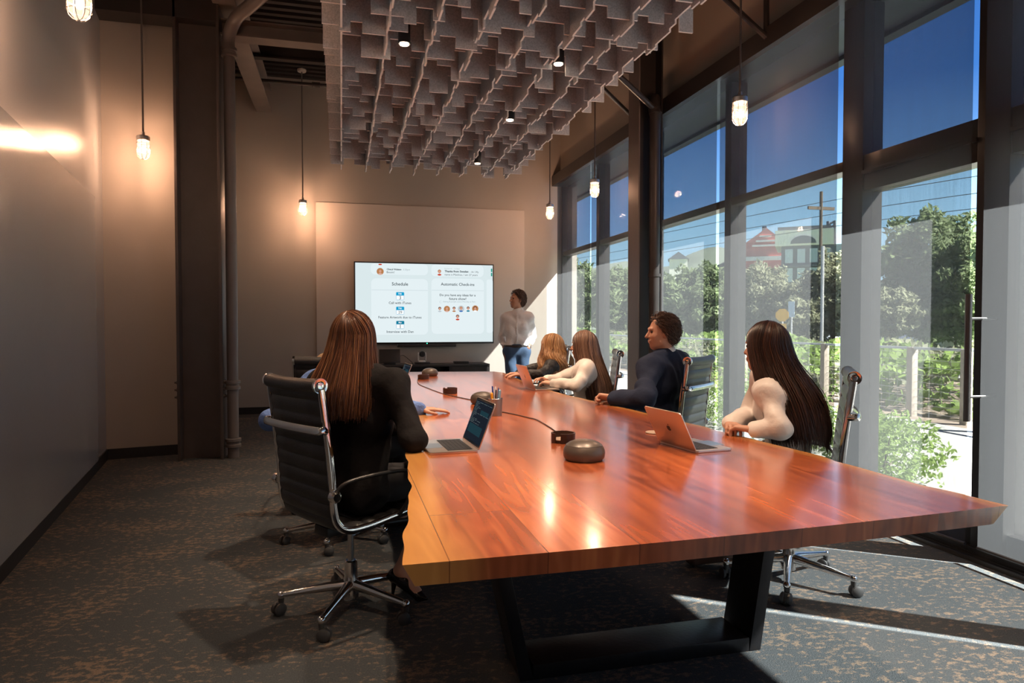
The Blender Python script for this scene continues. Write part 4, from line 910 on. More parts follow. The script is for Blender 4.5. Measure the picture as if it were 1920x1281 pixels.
# wire fence
fx = 7.92; fence = thing('wire_fence', 'low wire mesh fence with weathered wooden posts along the path outside', 'fence', (fx, 10, -0.03))
posts = [onX(u, 700, fx).y for u in (1395, 1476, 1546, 1626, 1710, 1812, 1935)]
yv = -2.0
for y_ in posts+[3.9, 1.9, 22.0, 28.0]:
    part(MB().box((fx-0.05, y_-0.05, -0.05), (fx+0.05, y_+0.05, 0.96)), 'post', M['wood_post'], fence, bevel=0.006)
part(MB().box((fx-0.03, 0, 0.93), (fx+0.03, 40, 0.965)), 'top_rail', M['wire'], fence)
w = MB()
for k in range(9): w.tube([(fx, 0, 0.05+k*0.105), (fx, 40, 0.05+k*0.105)], 0.003, 4)
for k in range(260): w.tube([(fx, k*0.15, 0.03), (fx, k*0.15, 0.93)], 0.0025, 4, cap=False)
part(w, 'wire_mesh', M['wire'], fence)
def leaves(c, rad, n, size, name, mat, label=None, cat=None, kind=None, group=None, seed=0, trunk=None, shell=0.55, mats2=None):
    n = int(n*1.8); size *= .68; r = np.random.default_rng(seed); d = r.normal(size=(n, 3)); d /= np.linalg.norm(d, axis=1)[:, None]
    # clumpy radius
    q = 1+0.22*np.sin(d[:, 0]*7+seed)*np.cos(d[:, 1]*6+seed*2)+0.14*np.sin(d[:, 2]*11+seed)
    rr = (shell+(1-shell)*r.random(n)**0.5)*q
    P = d*rr[:, None]*np.array(rad)
    a = r.normal(size=(n, 3)); a /= np.linalg.norm(a, axis=1)[:, None]; b = np.cross(a, r.normal(size=(n, 3))); b /= np.linalg.norm(b, axis=1)[:, None]
    s = size*(0.6+0.8*r.random(n))[:, None]; A = a*s; B = b*s*0.45; nn = np.cross(a, b)*s*0.12
    Vv = np.stack([P-A, P-A*0.1+B+nn, P+A, P-A*0.1-B+nn], 1).reshape(-1, 3); F = np.arange(4*n).reshape(n, 4)
    me = bpy.data.meshes.new(name); me.from_pydata(Vv.tolist(), [], F.tolist()); me.materials.append(mat)
    o = bpy.data.objects.new(name, me); COL.objects.link(o); o.location = c; return tag(o, label, cat, group, kind)
def tree(c, rad, n, size, label, mat, seed, trunk_r=0.12, cat='tree', name='tree', group=None):
    bz_ = -0.025 if cat == 'shrub' else -0.485
    t = thing(name, label, cat, (c[0], c[1], bz_), 0, group)
    h = c[2]-bz_
    b = MB(); rs_ = random.Random(seed)
    b.tube([(0, 0, 0), (rs_.uniform(-.1, .1)*rad[0], 0.03, h*0.5), (0, 0, h+rad[2]*0.3)], [trunk_r, trunk_r*0.75, trunk_r*0.3], 8)
    for k in range(7):
        a = k*2.4+seed; z0 = h-rad[2]*0.55+0.15*k*rad[2]*0.4
        b.tube([(0, 0, max(0.02, z0*0.8)), (math.cos(a)*rad[0]*0.35, math.sin(a)*rad[1]*0.35, z0), (math.cos(a)*rad[0]*0.75, math.sin(a)*rad[1]*0.75, z0+rad[2]*0.3)], [trunk_r*0.5, trunk_r*0.3, trunk_r*0.08], 5)
    b.build('trunk', M['bark'], t)
    o = leaves((0, 0, h), rad, n, size, 'foliage', mat, seed=seed, shell=0.45); o.parent = t
    return t
def screen_pt(px, py, depth): 
    d = ray(px, py); return V(CAMP+d*depth)
# shrubs by the glass
for (u, v, dep, rx, rz_, sd, lab) in ((1668, 845, 5.6, .38, .34, 1, 'bright green leafy shrub low outside the sliding door glass'), (1610, 822, 6.3, .33, .33, 2, 'green shrub outside, behind the edge-on chair back'),
                                  (1318, 770, 9.6, .55, .42, 3, 'green shrub outside the glass, right of the navy suit chair'), (1392, 765, 8.6, .42, .40, 4, 'green shrub outside, left of the woman with long dark hair'), (1490, 790, 7.2, .45, .36, 5, 'green shrub outside, hidden behind the long dark hair')):
    c = screen_pt(u, v, dep); tree((c.x, c.y, max(0.25, c.z)), (rx, rx, rz_), 1500, 0.035, lab, M['leaf'], sd, 0.012, 'shrub', 'shrub', 'shrubs on the path outside the glass')
# planting behind the fence: one continuous mass of foliage
def hedge():
    r = np.random.default_rng(5); n = 26000; Y = 2+r.random(n)**1.3*46; X = 8.15+r.random(n)*5.4; hmax = 0.52+0.16*np.sin(Y*1.3+X)+0.12*np.sin(Y*3.1-X*2)+0.05*(X-8.5)
    Z = hmax*(1-0.35*r.random(n)**2)*np.clip((X-8.1)/0.6, .25, 1); a = r.normal(size=(n, 3)); a /= np.linalg.norm(a, axis=1)[:, None]; b = np.cross(a, r.normal(size=(n, 3))); b /= np.linalg.norm(b, axis=1)[:, None]
    P = np.stack([X, Y, Z], 1); s_ = (0.05+0.07*r.random(n)+0.003*Y)[:, None]; A = a*s_; B = b*s_*.5
    Vv = np.stack([P-A, P+B, P+A, P-B], 1).reshape(-1, 3); me = bpy.data.meshes.new('hedge'); me.from_pydata(Vv.tolist(), [], np.arange(4*n).reshape(n, 4).tolist()); me.materials.append(M['leaf']); me.materials.append(M['leaf3'])
    me.polygons.foreach_set('material_index', (np.sin(P[:, 0]*1.9+P[:, 1]*0.9) > 0.45).astype(np.int32))
    o = bpy.data.objects.new('hedge', me); COL.objects.link(o); tag(o, 'mass of low green hedge planting behind the wire fence', 'hedge', kind='stuff')
hedge()
# street trees, big green tree at right
BT = 'trees across the road outside'
def t_px(u, v, dep, rpx, rzpx, n, size, lab, mat, seed, tr=0.12, grp=None):
    c = screen_pt(u, v, dep); r = rpx*dep/F_PX; rz_ = rzpx*dep/F_PX
    tree((c.x, c.y, c.z), (r, r, rz_), n, size, lab, mat, seed, tr, 'tree', 'tree', grp)
t_px(1745, 520, 33, 92, 112, 9000, 0.24, 'large leafy green tree rising above the parked cars outside the sliding door', M['leaf2'], 11, 0.3)
t_px(1800, 540, 30, 60, 95, 5000, 0.20, 'darker green tree just left of the door handles outside', M['leaf2'], 12, 0.2)
t_px(1915, 490, 26, 66, 130, 5000, 0.20, 'tall green tree at the far right edge outside', M['leaf2'], 13, 0.2)
t_px(1672, 585, 30, 46, 46, 3000, 0.18, 'low round green tree at the left foot of the large tree', M['leaf3'], 14, 0.15)
t_px(1560, 560, 34, 52, 80, 4500, 0.20, 'pale yellow-green tree left of the wide mullion', M['leaf3'], 15, 0.15)
t_px(1500, 590, 34, 50, 50, 3000, 0.20, 'small dull green tree below the dark building', M['leaf3'], 16, 0.12)
t_px(1425, 565, 36, 60, 62, 4000, 0.22, 'round dusky tree below the red house', M['leaf3'], 17, 0.15)
t_px(1320, 565, 36, 62, 66, 4000, 0.22, 'dusky green tree behind the navy suit man', M['leaf2'], 18, 0.15)
t_px(1240, 575, 36, 55, 60, 4000, 0.22, 'dark green tree next to the right column, outside', M['leaf2'], 19, 0.15)
t_px(1150, 560, 40, 55, 62, 3000, 0.25, 'dark tree seen through the shade left of the right column', M['leaf2'], 20, 0.15)
t_px(1085, 560, 44, 48, 66, 3000, 0.25, 'dark tree seen through the furthest shade', M['leaf2'], 21, 0.15)
# hill
def hill():
    b = MB(); n = 40; xs = np.linspace(0, 1, n); nv = []
    ridge = [(950, 520), (1100, 500), (1235, 500), (1300, 478), (1350, 464), (1400, 462), (1440, 470), (1500, 480), (1580, 500), (1660, 540), (1760, 560), (1900, 575), (2050, 580)]
    pts = catmull([(u, v, 0) for u, v in ridge], 4)
    rows = [(150, 0), (140, 6), (120, 30), (95, 90)]
    m_ = len(pts)
    vs = []
    for (dep, dv) in rows:
        for p in pts:
            q = screen_pt(p.x, min(606, p.y+dv*(606-p.y)/130.0), dep*1.0); q.z = max(q.z, -0.2) if dep > 95 else -0.2; q.z += 0.8*math.sin(q.x*0.35+dep)+0.5*math.sin(q.y*0.6)
            vs.append(q)
    back = [V((q.x*1.25, q.y*1.25, -1)) for q in vs[:m_]]
    vs = back+vs; fs = []
    for i in range(len(rows)):
        for j in range(m_-1): a = i*m_+j; fs.append((a, a+1, a+m_+1, a+m_))
    b.add(vs, fs); o = b.build('hill', M['hill'], smooth=True, angle=180); o['kind'] = 'structure'
hill()
def house(u, v0, v1, dep, wpx, label, kindb):
    c = screen_pt(u, v1, dep); wid = wpx*dep/F_PX; hgt = (v1-v0)*dep/F_PX
    az = math.atan2(c.x, c.y); t = thing('building', label, 'building', (c.x, c.y, c.z), -az)
    return t, wid, hgt
t, w_, h_ = house(1437, 428, 482, 115, 105, 'red gabled house with cream trim on the hill top', 'red')
MB().box((-w_*.5, 0, -4), (w_*.5, 8, h_*0.5)).build('wall', M['bld_red'], t)
b = MB(); b.prism([(-w_*.36, h_*.5), (w_*.30, h_*.5), (0, h_*1.0)], lambda p, k: (p[0], -0.3+k*8.5, p[1])); b.build('gable', M['bld_red'], t)
for q in range(3): MB().box((-w_*(.24-.06*q), -0.5, h_*(.36+.16*q)), (w_*(.20-.06*q), -0.31, h_*(.42+.16*q))).build('trim_board', M['bld_cream'], t)
MB().box((-w_*.5, -0.3, -h_*.12), (w_*.5, -0.05, h_*.02)).build('porch_rail', M['bld_cream'], t)
MB().box((-w_*.08, 2, h_*.9), (0, 4, h_*1.12)).build('chimney', M['bld_dark'], t)
t, w_, h_ = house(1512, 428, 590, 95, 112, 'dark tall building with cream cornice and rows of windows on the hillside', 'dark')
MB().box((-w_*.40, 0, -2), (w_*.62, 9, h_*.80)).build('wall', M['bld_dark'], t)
MB().box((-w_*.50, -0.4, h_*.80), (w_*.40, 9, h_*.98)).build('cornice', M['bld_cream'], t)
MB().box((-w_*.46, -0.2, h_*.98), (w_*.36, 8, h_*1.02)).build('roof', M['bld_dark'], t)
b = MB(); b.prism([(w_*(-.06+.20*math.cos(PI*k/8)), h_*(.82+.09*math.sin(PI*k/8))) for k in range(9)], lambda p, k: (p[0], -0.6+0.15*k, p[1])); b.build('arched_sign', M['bld_dark'], t)
for r in range(3):
    for c_ in range(4): MB().box((w_*(-.34+.19*c_), -0.25, h_*(.16+.22*r)), (w_*(-.22+.19*c_), -0.02, h_*(.32+.22*r))).build('window', M['bld_blue'], t)
for r in range(3): MB().box((-w_*.42, -0.5, h_*(.11+.22*r)), (w_*.45, -0.03, h_*(.135+.22*r))).build('balcony', M['bld_dark'], t)
t, w_, h_ = house(1558, 415, 480, 96, 16, 'dark lattice tower standing beside the tall building on the hill', 't')
b = MB()
for sx2 in (-1, 1): b.tube([(sx2*w_*.5, 0, -3), (sx2*w_*.35, 0, h_)], 0.22, 6)
for q in range(9): b.tube([(-w_*.45, 0, h_*q/9), (w_*.45, 0, h_*(q+1)/9)], 0.15, 5)
b.build('lattice', M['bld_dark'], t)
t, w_, h_ = house(1275, 548, 492, 100, 16, 'small white house on the far hillside', 'w'); h_ = 3
t.location = screen_pt(1272, 500, 92); MB().box((-1.2, 0, -3), (1.2, 4, 1.0)).build('wall', M['bld_cream'], t); b = MB(); b.prism([(-1.4, 1.0), (1.4, 1.0), (0, 2.0)], lambda p, k: (p[0], -0.2+k*4.4, p[1])); b.build('roof', M['bld_dark'], t)
t, w_, h_ = house(1688, 505, 540, 60, 60, 'low teal-fronted building behind the parked cars', 'teal')
t.location = screen_pt(1690, 606, 48); w_ = 3.4; MB().box((-w_, 0, -1.4), (w_, 5, 2.0)).build('wall', M['bld_cream'], t); MB().box((-w_*.7, -0.6, 0.7), (w_*.5, -0.01, 1.5)).build('awning', M['teal'], t); MB().box((-w_*1.05, -0.2, 2.0), (w_*1.05, 5.1, 2.3)).build('roof', M['bld_red'], t)
# cars
def car(u, dep, mat, label, yaw=PI/2, s=1.0):
    p = screen_pt(u, 606, dep); t = thing('car', label, 'car', (p.x, p.y, -0.50), yaw)
    body = [(-2.15, .35), (-2.2, .75), (-1.5, .92), (-0.9, 1.38), (0.7, 1.42), (1.3, .98), (2.05, .85), (2.2, .6), (2.15, .35)]
    b = MB(); b.prism(body, lambda q, k: (q[0]*s, (-0.85+1.7*k)*s, q[1]*s)); b.build('body', mat, t, bevel=0.05)
    gl = [(-1.38, .95), (-0.86, 1.32), (0.66, 1.36), (1.14, .98)]
    b = MB(); b.prism(gl, lambda q, k: (q[0]*s, (-0.86+1.72*k)*s, q[1]*s)); b.build('window', M['car_glass'], t)
    for x_ in (-1.35, 1.35):
        for y_ in (-.80, .80): MB().lathe([(0.2, -0.1), (0.33, -0.09), (0.33, 0.09), (0.2, 0.1)], (x_*s, y_*s, 0.33*s), 20, axis='Y').build('wheel', M['plastic'], t, smooth=True)
    MB().box((-2.23*s, -.8*s, .62*s), (-2.16*s, -.5*s, .76*s)).build('tail_light', emat('tail_'+label[:6], (0.6, 0.02, 0.02), 0.6), t)
    return t
car(1672, 40, M['car_dark'], 'dark parked car, left one of the cars beyond the door glass')
car(1722, 44, M['car_grey'], 'pale blue grey parked car between the dark and white cars', yaw=PI/2+0.1)
car(1772, 35, M['car_white'], 'white parked car left of the inside door handle', yaw=PI/2-0.1)
car(1530, 42, M['car_grey'], 'silver car with red tail light beside the woman with long dark hair', yaw=PI/2+0.05)
# signs, poles
def pole(u, dep, h, r, label, name='utility_pole', mat=None):
    p = screen_pt(u, 606, dep); t = thing(name, label, 'pole', (p.x, p.y, -0.49)); MB().tube([(0, 0, 0), (0, 0, h)], r, 8).build('shaft', mat or M['bark'], t); return t
p = pole(1541, 30, 5.2, 0.07, 'pale street pole in front of the yellow-green tree', mat=M['wire'])
p = pole(1537, 45, 10.5, 0.10, 'tall utility pole carrying wires above the dark building'); MB().box((-1.0, -0.06, 9.3), (1.0, 0.06, 9.5)).build('cross_arm', M['bark'], p)
s = thing('road_sign', 'yellow road sign beyond the glass, above the dark hair', 'sign', tuple(V((screen_pt(1467, 606, 24).x, screen_pt(1467, 606, 24).y, -0.49))), -0.9)
MB().tube([(0, 0, 0), (0, 0, 2.0)], 0.03, 8).build('post', M['wire'], s)
b = MB(); b.prism([(0.24*math.cos(PI/4*k+PI/8), 2.08+0.24*math.sin(PI/4*k+PI/8)) for k in range(8)], lambda q, k: (q[0], -0.035-k*0.01, q[1])); b.build('sign_plate', M['yellow'], s)
MB().box((-0.14, -0.045, 1.56), (0.14, -0.032, 1.78)).build('lower_plate', M['yellow'], s)
s = thing('road_sign', 'small pale blue upright sign right of the yellow sign', 'sign', tuple(V((screen_pt(1484, 606, 25).x, screen_pt(1484, 606, 25).y, -0.49))), -0.9)
MB().tube([(0, 0, 0), (0, 0, 2.05)], 0.03, 8).build('post', M['wire'], s); MB().box((-0.11, -0.045, 2.02), (0.11, -0.032, 2.60)).build('sign_plate', M['signblue'], s)
for i, (z_, dd) in enumerate(((9.3, 0), (8.4, 0.3), (7.6, 0.6))):
    a = screen_pt(1537, 606, 45); pts = [V((a.x-8+dd, a.y+50, z_+0.2)), V((a.x, a.y, z_)), V((a.x+4, a.y-20, z_-0.5)), V((a.x+8, a.y-40, z_+0.2))]
    tag(MB().tube(catmull(pts, 6), 0.02, 5).build('power_line', M['plastic'], origin=tuple(a)), ('topmost', 'middle', 'lowest')[i]+' of the three thin power lines crossing the sky outside', 'cable')

# ================================================================== PEOPLE: signed-distance bodies meshed with surface nets
class SDF:
    def __init__(s): s.p = []
    def cone(s, a, b, ra, rb, k=0.02): s.p.append(('c', np.array(a, float), np.array(b, float), ra, rb, k)); return s
    def ell(s, c, ax, r, k=0.02, sub=False):   # ax: 3 orthonormal axes rows
        s.p.append(('s' if sub else 'e', np.array(c, float), np.array(ax, float), np.array(r, float), 0, k)); return s
    def cut(s, pt, n, k=0.01): s.p.append(('h', np.array(pt, float), np.array(n, float)/np.linalg.norm(n), 0, 0, k)); return s
    def ev(s, P):
        D_ = np.full(len(P), 10.0, np.float32); PP = P
        for t, a, b, c, e, k in s.p:
            if t == 'c': lo_ = np.minimum(a, b)-max(c, e)-.07; hi_ = np.maximum(a, b)+max(c, e)+.07
            elif t in 'es': lo_ = a-max(c)-.07; hi_ = a+max(c)+.07
            else: lo_ = None
            if lo_ is not None:
                m_ = np.nonzero(((PP > lo_) & (PP < hi_)).all(1))[0]
                if len(m_) == 0: continue
                P = PP[m_]; d = D_[m_]
            else: P = PP; d = D_; m_ = slice(None)
            if t == 'c':
                ba = b-a; h = np.clip(((P-a)@ba)/max(1e-9, ba@ba), 0, 1); q = np.linalg.norm(P-a-h[:, None]*ba, axis=1)-(c*(1-h)+e*h)
            elif t in 'es':
                u = (P-a)@b.T; l = np.linalg.norm(u/c, axis=1); l2 = np.linalg.norm(u/(c*c), axis=1)+1e-9; q = l*(l-1)/l2
            else:
                q = (P-a)@b
            if t in 'sh':
                q = -q if t == 's' else q
                h = np.clip(0.5-0.5*(d-q)/k, 0, 1); D_[m_] = d*(1-h)+q*h+k*h*(1-h)
            else:
                h = np.clip(0.5+0.5*(d-q)/k, 0, 1); D_[m_] = d*(1-h)+q*h-k*h*(1-h)
        return D_
    def mesh(s, name, mat, parent, vox=0.006, wr=None, pad=0.03):
        lo = np.full(3, 1e9); hi = -lo
        for t, a, b, c, e, k in s.p:
            if t == 'c': lo = np.minimum(lo, np.minimum(a-c, b-e)); hi = np.maximum(hi, np.maximum(a+c, b+e))
            elif t == 'e': lo = np.minimum(lo, a-max(c)); hi = np.maximum(hi, a+max(c))
        lo -= pad; hi += pad; K = 4
        n = (np.ceil((hi-lo)/(vox*K)).astype(int))*K+1
        ax = [lo[i]+vox*np.arange(n[i]) for i in range(3)]
        cx_ = [a[::K] for a in ax]; G = np.stack(np.meshgrid(*cx_, indexing='ij'), -1).reshape(-1, 3)
        dc = s.ev(G).reshape([len(a) for a in cx_])
        D = np.kron(dc, np.ones((K, K, K), np.float32))[:n[0], :n[1], :n[2]]
        near = np.abs(dc) < vox*K*1.8+0.012
        nf = near.copy()
        for ax_ in range(3):
            for sh in (-1, 1): nf |= np.roll(near, sh, ax_)
        mask = np.kron(nf, np.ones((K, K, K), bool))[:n[0], :n[1], :n[2]]
        idx = np.argwhere(mask); 
        for c0 in range(0, len(idx), 400000):
            ii = idx[c0:c0+400000]; P = lo+ii*vox; v = s.ev(P)
            if wr is not None: v = v+wr(P)
            D[ii[:, 0], ii[:, 1], ii[:, 2]] = v
        S = D < 0
        cn = np.zeros(np.array(D.shape)-1, np.uint8); off = [(i, j, k) for i in (0, 1) for j in (0, 1) for k in (0, 1)]
        sl = lambda o: tuple(slice(o[i], D.shape[i]-1+o[i]) for i in range(3))
        for o_ in off: cn += S[sl(o_)]
        act = np.argwhere((cn > 0) & (cn < 8)); ids = -np.ones(cn.shape, np.int64); ids[act[:, 0], act[:, 1], act[:, 2]] = np.arange(len(act))
        acc = np.zeros((len(act), 3)); cnt = np.zeros(len(act))
        for a in range(8):
            for b in range(a+1, 8):
                oa, ob = np.array(off[a]), np.array(off[b])
                if abs(oa-ob).sum() != 1: continue
                va = D[tuple((act+oa).T)]; vb = D[tuple((act+ob).T)]; m = (va < 0) != (vb < 0)
                t_ = np.where(m, va/np.where(m, va-vb, 1), 0); acc += np.where(m[:, None], oa+(ob-oa)*t_[:, None], 0); cnt += m
        Vt = lo+(act+acc/cnt[:, None])*vox
        quads = []
        for axd in range(3):
            o1 = [0, 0, 0]; o1[axd] = 1; u, w = [(1, 2), (2, 0), (0, 1)][axd]
            a = S[tuple(slice(0, D.shape[i]-(1 if i == axd else 0)) for i in range(3))]; b = S[tuple(slice(1 if i == axd else 0, D.shape[i]) for i in range(3))]
            e_ = np.argwhere(a != b); e_ = e_[(e_[:, u] > 0) & (e_[:, w] > 0) & (e_[:, u] < D.shape[u]-1) & (e_[:, w] < D.shape[w]-1)]
            fl = a[tuple(e_.T)]
            def cid(du, dw): q = e_.copy(); q[:, u] -= du; q[:, w] -= dw; return ids[tuple(q.T)]
            q = np.stack([cid(1, 1), cid(0, 1), cid(0, 0), cid(1, 0)], 1); q[~fl] = q[~fl][:, ::-1]; quads.append(q)
        Q = np.concatenate(quads); Q = Q[(Q >= 0).all(1)]
        me = bpy.data.meshes.new(name); me.vertices.add(len(Vt)); me.vertices.foreach_set('co', Vt.astype(np.float32).ravel())
        me.loops.add(Q.size); me.loops.foreach_set('vertex_index', Q.ravel().astype(np.int32)); me.polygons.add(len(Q))
        me.polygons.foreach_set('loop_start', np.arange(0, Q.size, 4, dtype=np.int32)); me.update(calc_edges=True); me.validate()
        me.polygons.foreach_set('use_smooth', [True]*len(me.polygons)); me.materials.append(mat)
        o = bpy.data.objects.new(name, me); COL.objects.link(o); o.parent = parent
        if parent is not None: o.matrix_parent_inverse = Matrix.Translation(parent.location).inverted()
        return o
def nz(v): v = np.array(v, float); return v/np.linalg.norm(v)
def wrinkle(amp, seed=0, f=1.0):
    def fn(P):
        x_, y_, z_ = P[:, 0]*f, P[:, 1]*f, P[:, 2]*f
        w = np.sin(x_*17+1.7*np.sin(z_*13+seed)+y_*9)+np.sin(z_*31+2.3*np.sin(x_*14+y_*18+seed)+x_*12)+0.6*np.sin(y_*40+z_*27+1.5*np.sin(x_*30+seed))
        return (w*amp*0.75).astype(np.float32)
    return fn
def head_axes(F, tilt=0.0):
    F = nz(F); R = nz(np.cross(F, [0, 0, 1])); U = np.cross(R, F); return F, R, U
def add_head(B, H, F, neck, s=1.0):
    F, R, U = head_axes(F); H = np.array(H); A = [R, F, U]
    B.ell(H+U*.012*s-F*.008*s, A, np.array([.074, .094, .098])*s, .02)
    B.ell(H+F*.028*s-U*.045*s, A, np.array([.058, .066, .075])*s, .025)
    B.cone(H+F*.062*s-U*.098*s, H+F*.058*s-U*.094*s, .022*s, .024*s, .03)          # chin
    for q in (-1, 1): B.cone(H+F*.012*s-U*.078*s+R*q*.042*s, H+F*.058*s-U*.098*s+R*q*.012*s, .020*s, .016*s, .02)   # jaw
    for q in (-1, 1): B.cone(H+F*.066*s-U*.028*s+R*q*.034*s, H+F*.060*s-U*.034*s+R*q*.040*s, .016*s, .014*s, .02)  # cheeks
    B.cone(H+F*.084*s+U*.020*s+R*.028*s, H+F*.084*s+U*.020*s-R*.028*s, .011*s, .011*s, .015)                  # brow
    for q in (-1, 1): B.ell(H+F*.097*s+U*.002*s+R*q*.032*s, A, np.array([.017, .014, .012])*s, .010, sub=True)
    B.cone(H+F*.088*s+U*.006*s, H+F*.110*s-U*.032*s, .008*s, .012*s, .010)                                     # nose
    for q in (-1, 1): B.cone(H+F*.098*s-U*.035*s+R*q*.010*s, H+F*.096*s-U*.035*s+R*q*.012*s, .007*s, .007*s, .006)
    B.cone(H+F*.092*s-U*.060*s+R*.018*s, H+F*.092*s-U*.060*s-R*.018*s, .0065*s, .0065*s, .006)                 # upper lip
    B.cone(H+F*.090*s-U*.070*s+R*.015*s, H+F*.090*s-U*.070*s-R*.015*s, .0075*s, .0075*s, .006)
    for q in (-1, 1):
        B.ell(H-F*.004*s-U*.016*s+R*q*.076*s, [nz(R+F*.45*q), nz(F-R*.45*q), U], np.array([.008, .019, .032])*s, .006)
    B.cone(H-F*.022*s-U*.06*s, neck, .052*s, .056*s, .03)
def add_hand(B, W, d, n, side, curl=0.5, spread=0.12, s=1.0, thumb=0.6):
    """W wrist, d towards fingers, n = back of hand, side = +1 thumb on (d x n) side"""
    W = np.array(W, float); d = nz(d); n = nz(np.array(n)-d*np.dot(n, d)); t = np.cross(d, n)*side
    for q in (-1, -.33, .33, 1):
        B.cone(W+d*.012+t*q*.018*s, W+d*.085*s+t*q*.030*s, .016*s, .0125*s, .010)
    L = [(.026, .022, .018), (.042, .026, .020), (.045, .029, .021), (.041, .026, .020)][::1]
    for i, q in enumerate((-1, -.36, .30, 1)):      # little .. index
        l1, l2, l3 = [(.032, .020, .017), (.040, .026, .020), (.044, .028, .021), (.040, .025, .020)][i]
        p = W+d*(.088-.004*abs(q))*s+t*q*.031*s; dd = nz(d+t*q*spread); a = 0
        for j, l_ in enumerate((l1, l2, l3)):
            a += curl*(0.75 if j == 0 else 0.95)*(1+0.08*i*(-1)**i); v = dd*math.cos(a)-n*math.sin(a)
            r0 = (.0095, .0088, .0080)[j]*s; r1 = (.0088, .0080, .0070)[j]*s
            B.cone(p, p+v*l_*s, r0, r1, .004); p = p+v*l_*s
    p = W+d*.022*s+t*.026*s; v = nz(d*.62+t*.75-n*.25)
    B.cone(p, p+v*.038*s, .014*s, .011*s, .010); p2 = p+v*.038*s; v2 = nz(d*(.8)+t*(.5-thumb*.6)-n*.3*thumb)
    B.cone(p2, p2+v2*.030*s, .0105*s, .0095*s, .005); p3 = p2+v2*.030*s; v3 = nz(d+t*(.2-thumb*.7)-n*.35*thumb); B.cone(p3, p3+v3*.024*s, .0095*s, .0078*s, .004)
def lerp(a, b, t): return np.array(a)*(1-t)+np.array(b)*t
LAST = {}
def surf(S, c, d, far=.6):
    d = nz(d); ts = np.linspace(far, 0, 400); v = S.ev(np.array(c)+ts[:, None]*d); k = np.argmax(v < 0); return np.array(c)+d*ts[k]
def person(label, J, top, bottom, hair=None, skin='skin', vox=0.0055, bulk=1.0, sleeve=1.0, loose=.010, legs=True, collar=None, foot='shoe', hemz=None, top_mat='shirt', wr=.004, bare_forearm=0, feet=True, topname='shirt'):
    P = {k: np.array(v, float) for k, v in J.items() if k not in ('F', 'hl', 'hr')}
    root = thing('person', label, 'person', (P['pel'][0], P['pel'][1], 0))
    F = nz(J['F']); g = bulk
    B = SDF()
    def torso(B, e):
        mid = (P['sl']+P['sr'])/2; lat = nz(P['sr']-P['sl']); lat = nz(lat*[1, 1, .3]); ch = P['chest']; pe = P['pel']; wa = lerp(pe, ch, .45)
        hip = nz(P['kr']*0+ (P['hipr']-P['hipl']))
        B.cone(P['hipl'], P['hipr'], .100*g+e, .100*g+e, .05)
        B.cone(wa-lat*.055*g, wa+lat*.055*g, .092*g+e, .092*g+e, .07)
        B.cone(ch-lat*.075*g, ch+lat*.075*g, .102*g+e, .102*g+e, .07)
        up = lerp(ch, mid, .62)
        B.cone(up-lat*.09*g, up+lat*.09*g, .088*g+e, .088*g+e, .06)
        B.cone(P['sl'], mid+[0, 0, .035], .052*g+e, .058+e, .05); B.cone(P['sr'], mid+[0, 0, .035], .052*g+e, .058+e, .05)
    P.setdefault('hipl', P['pel']+nz(np.cross([0, 0, 1], [*(lerp(P['kl'], P['kr'], .5)-P['pel'])[:2], 0]))*.085)
    P.setdefault('hipr', P['pel']-nz(np.cross([0, 0, 1], [*(lerp(P['kl'], P['kr'], .5)-P['pel'])[:2], 0]))*.085)
    torso(B, -.004)
    add_head(B, P['head'], F, P['neck'])
    for s in 'lr':
        B.cone(P['s'+s], P['e'+s], .044*g, .038*g, .03); B.cone(P['e'+s], P['w'+s], .037*g, .026*g, .012)
        dh, nh, cu, sd = J['h'+s]; add_hand(B, P['w'+s], dh, nh, sd, cu, s=.98 if g >= 1 else .9)
        if legs:
            B.cone(P['hip'+s], P['k'+s], .078*g, .052*g, .03); B.cone(P['k'+s], P['a'+s], .048*g, .034*g, .02)
            B.cone(P['a'+s], P['t'+s], .030, .024, .02)
    B.mesh('body', M[skin], root, vox)
    for q in (-1, 1):
        Fa, Ra, Ua = head_axes(F); e_ = P['head']+Fa*.080+Ua*.002+Ra*q*.031
        part(MB().sphere(tuple(e_), .0092, 12, 8), 'eye', M['eye'], root, smooth=True)
    # top garment
    T = SDF(); torso(T, loose+.004)
    T.cone(P['neck']+[0, 0, -.01], P['neck']+[0, 0, .012], .064, .060, .03)
    for s in 'lr':
        T.cone(P['s'+s]-[0, 0, .012], P['e'+s], (.046+loose)*g*sleeve, (.046+loose)*g*sleeve, .06)
        end = lerp(P['e'+s], P['w'+s], 1-bare_forearm-.04)
        T.cone(P['e'+s], end, (.045+loose)*g*sleeve, (.036+loose*.8)*g*sleeve, .012)
    if hemz: T.cut([0, 0, hemz], [0, 0, -1], .01)
    LAST['T'] = T
    T.mesh(topname, M[top_mat], root, vox, wrinkle(wr, len(label)))
    if collar:
        c = MB(); nk = P['neck']; ax = nz(P['head']-P['neck']); F2 = nz(np.cross(np.cross(ax, F), ax)); R2_ = np.cross(F2, ax); pr = []
        for k in range(25):
            a = 2*PI*k/24; r = .060; pt = nk+F2*math.cos(a)*r*1.05+R2_*math.sin(a)*r+ax*(.028-.012*math.cos(a)); pr.append(tuple(pt))
        c.tube(pr, .019, 8, ry=.005, up=tuple(F2)); part(c, 'collar', M[collar], root, smooth=True)
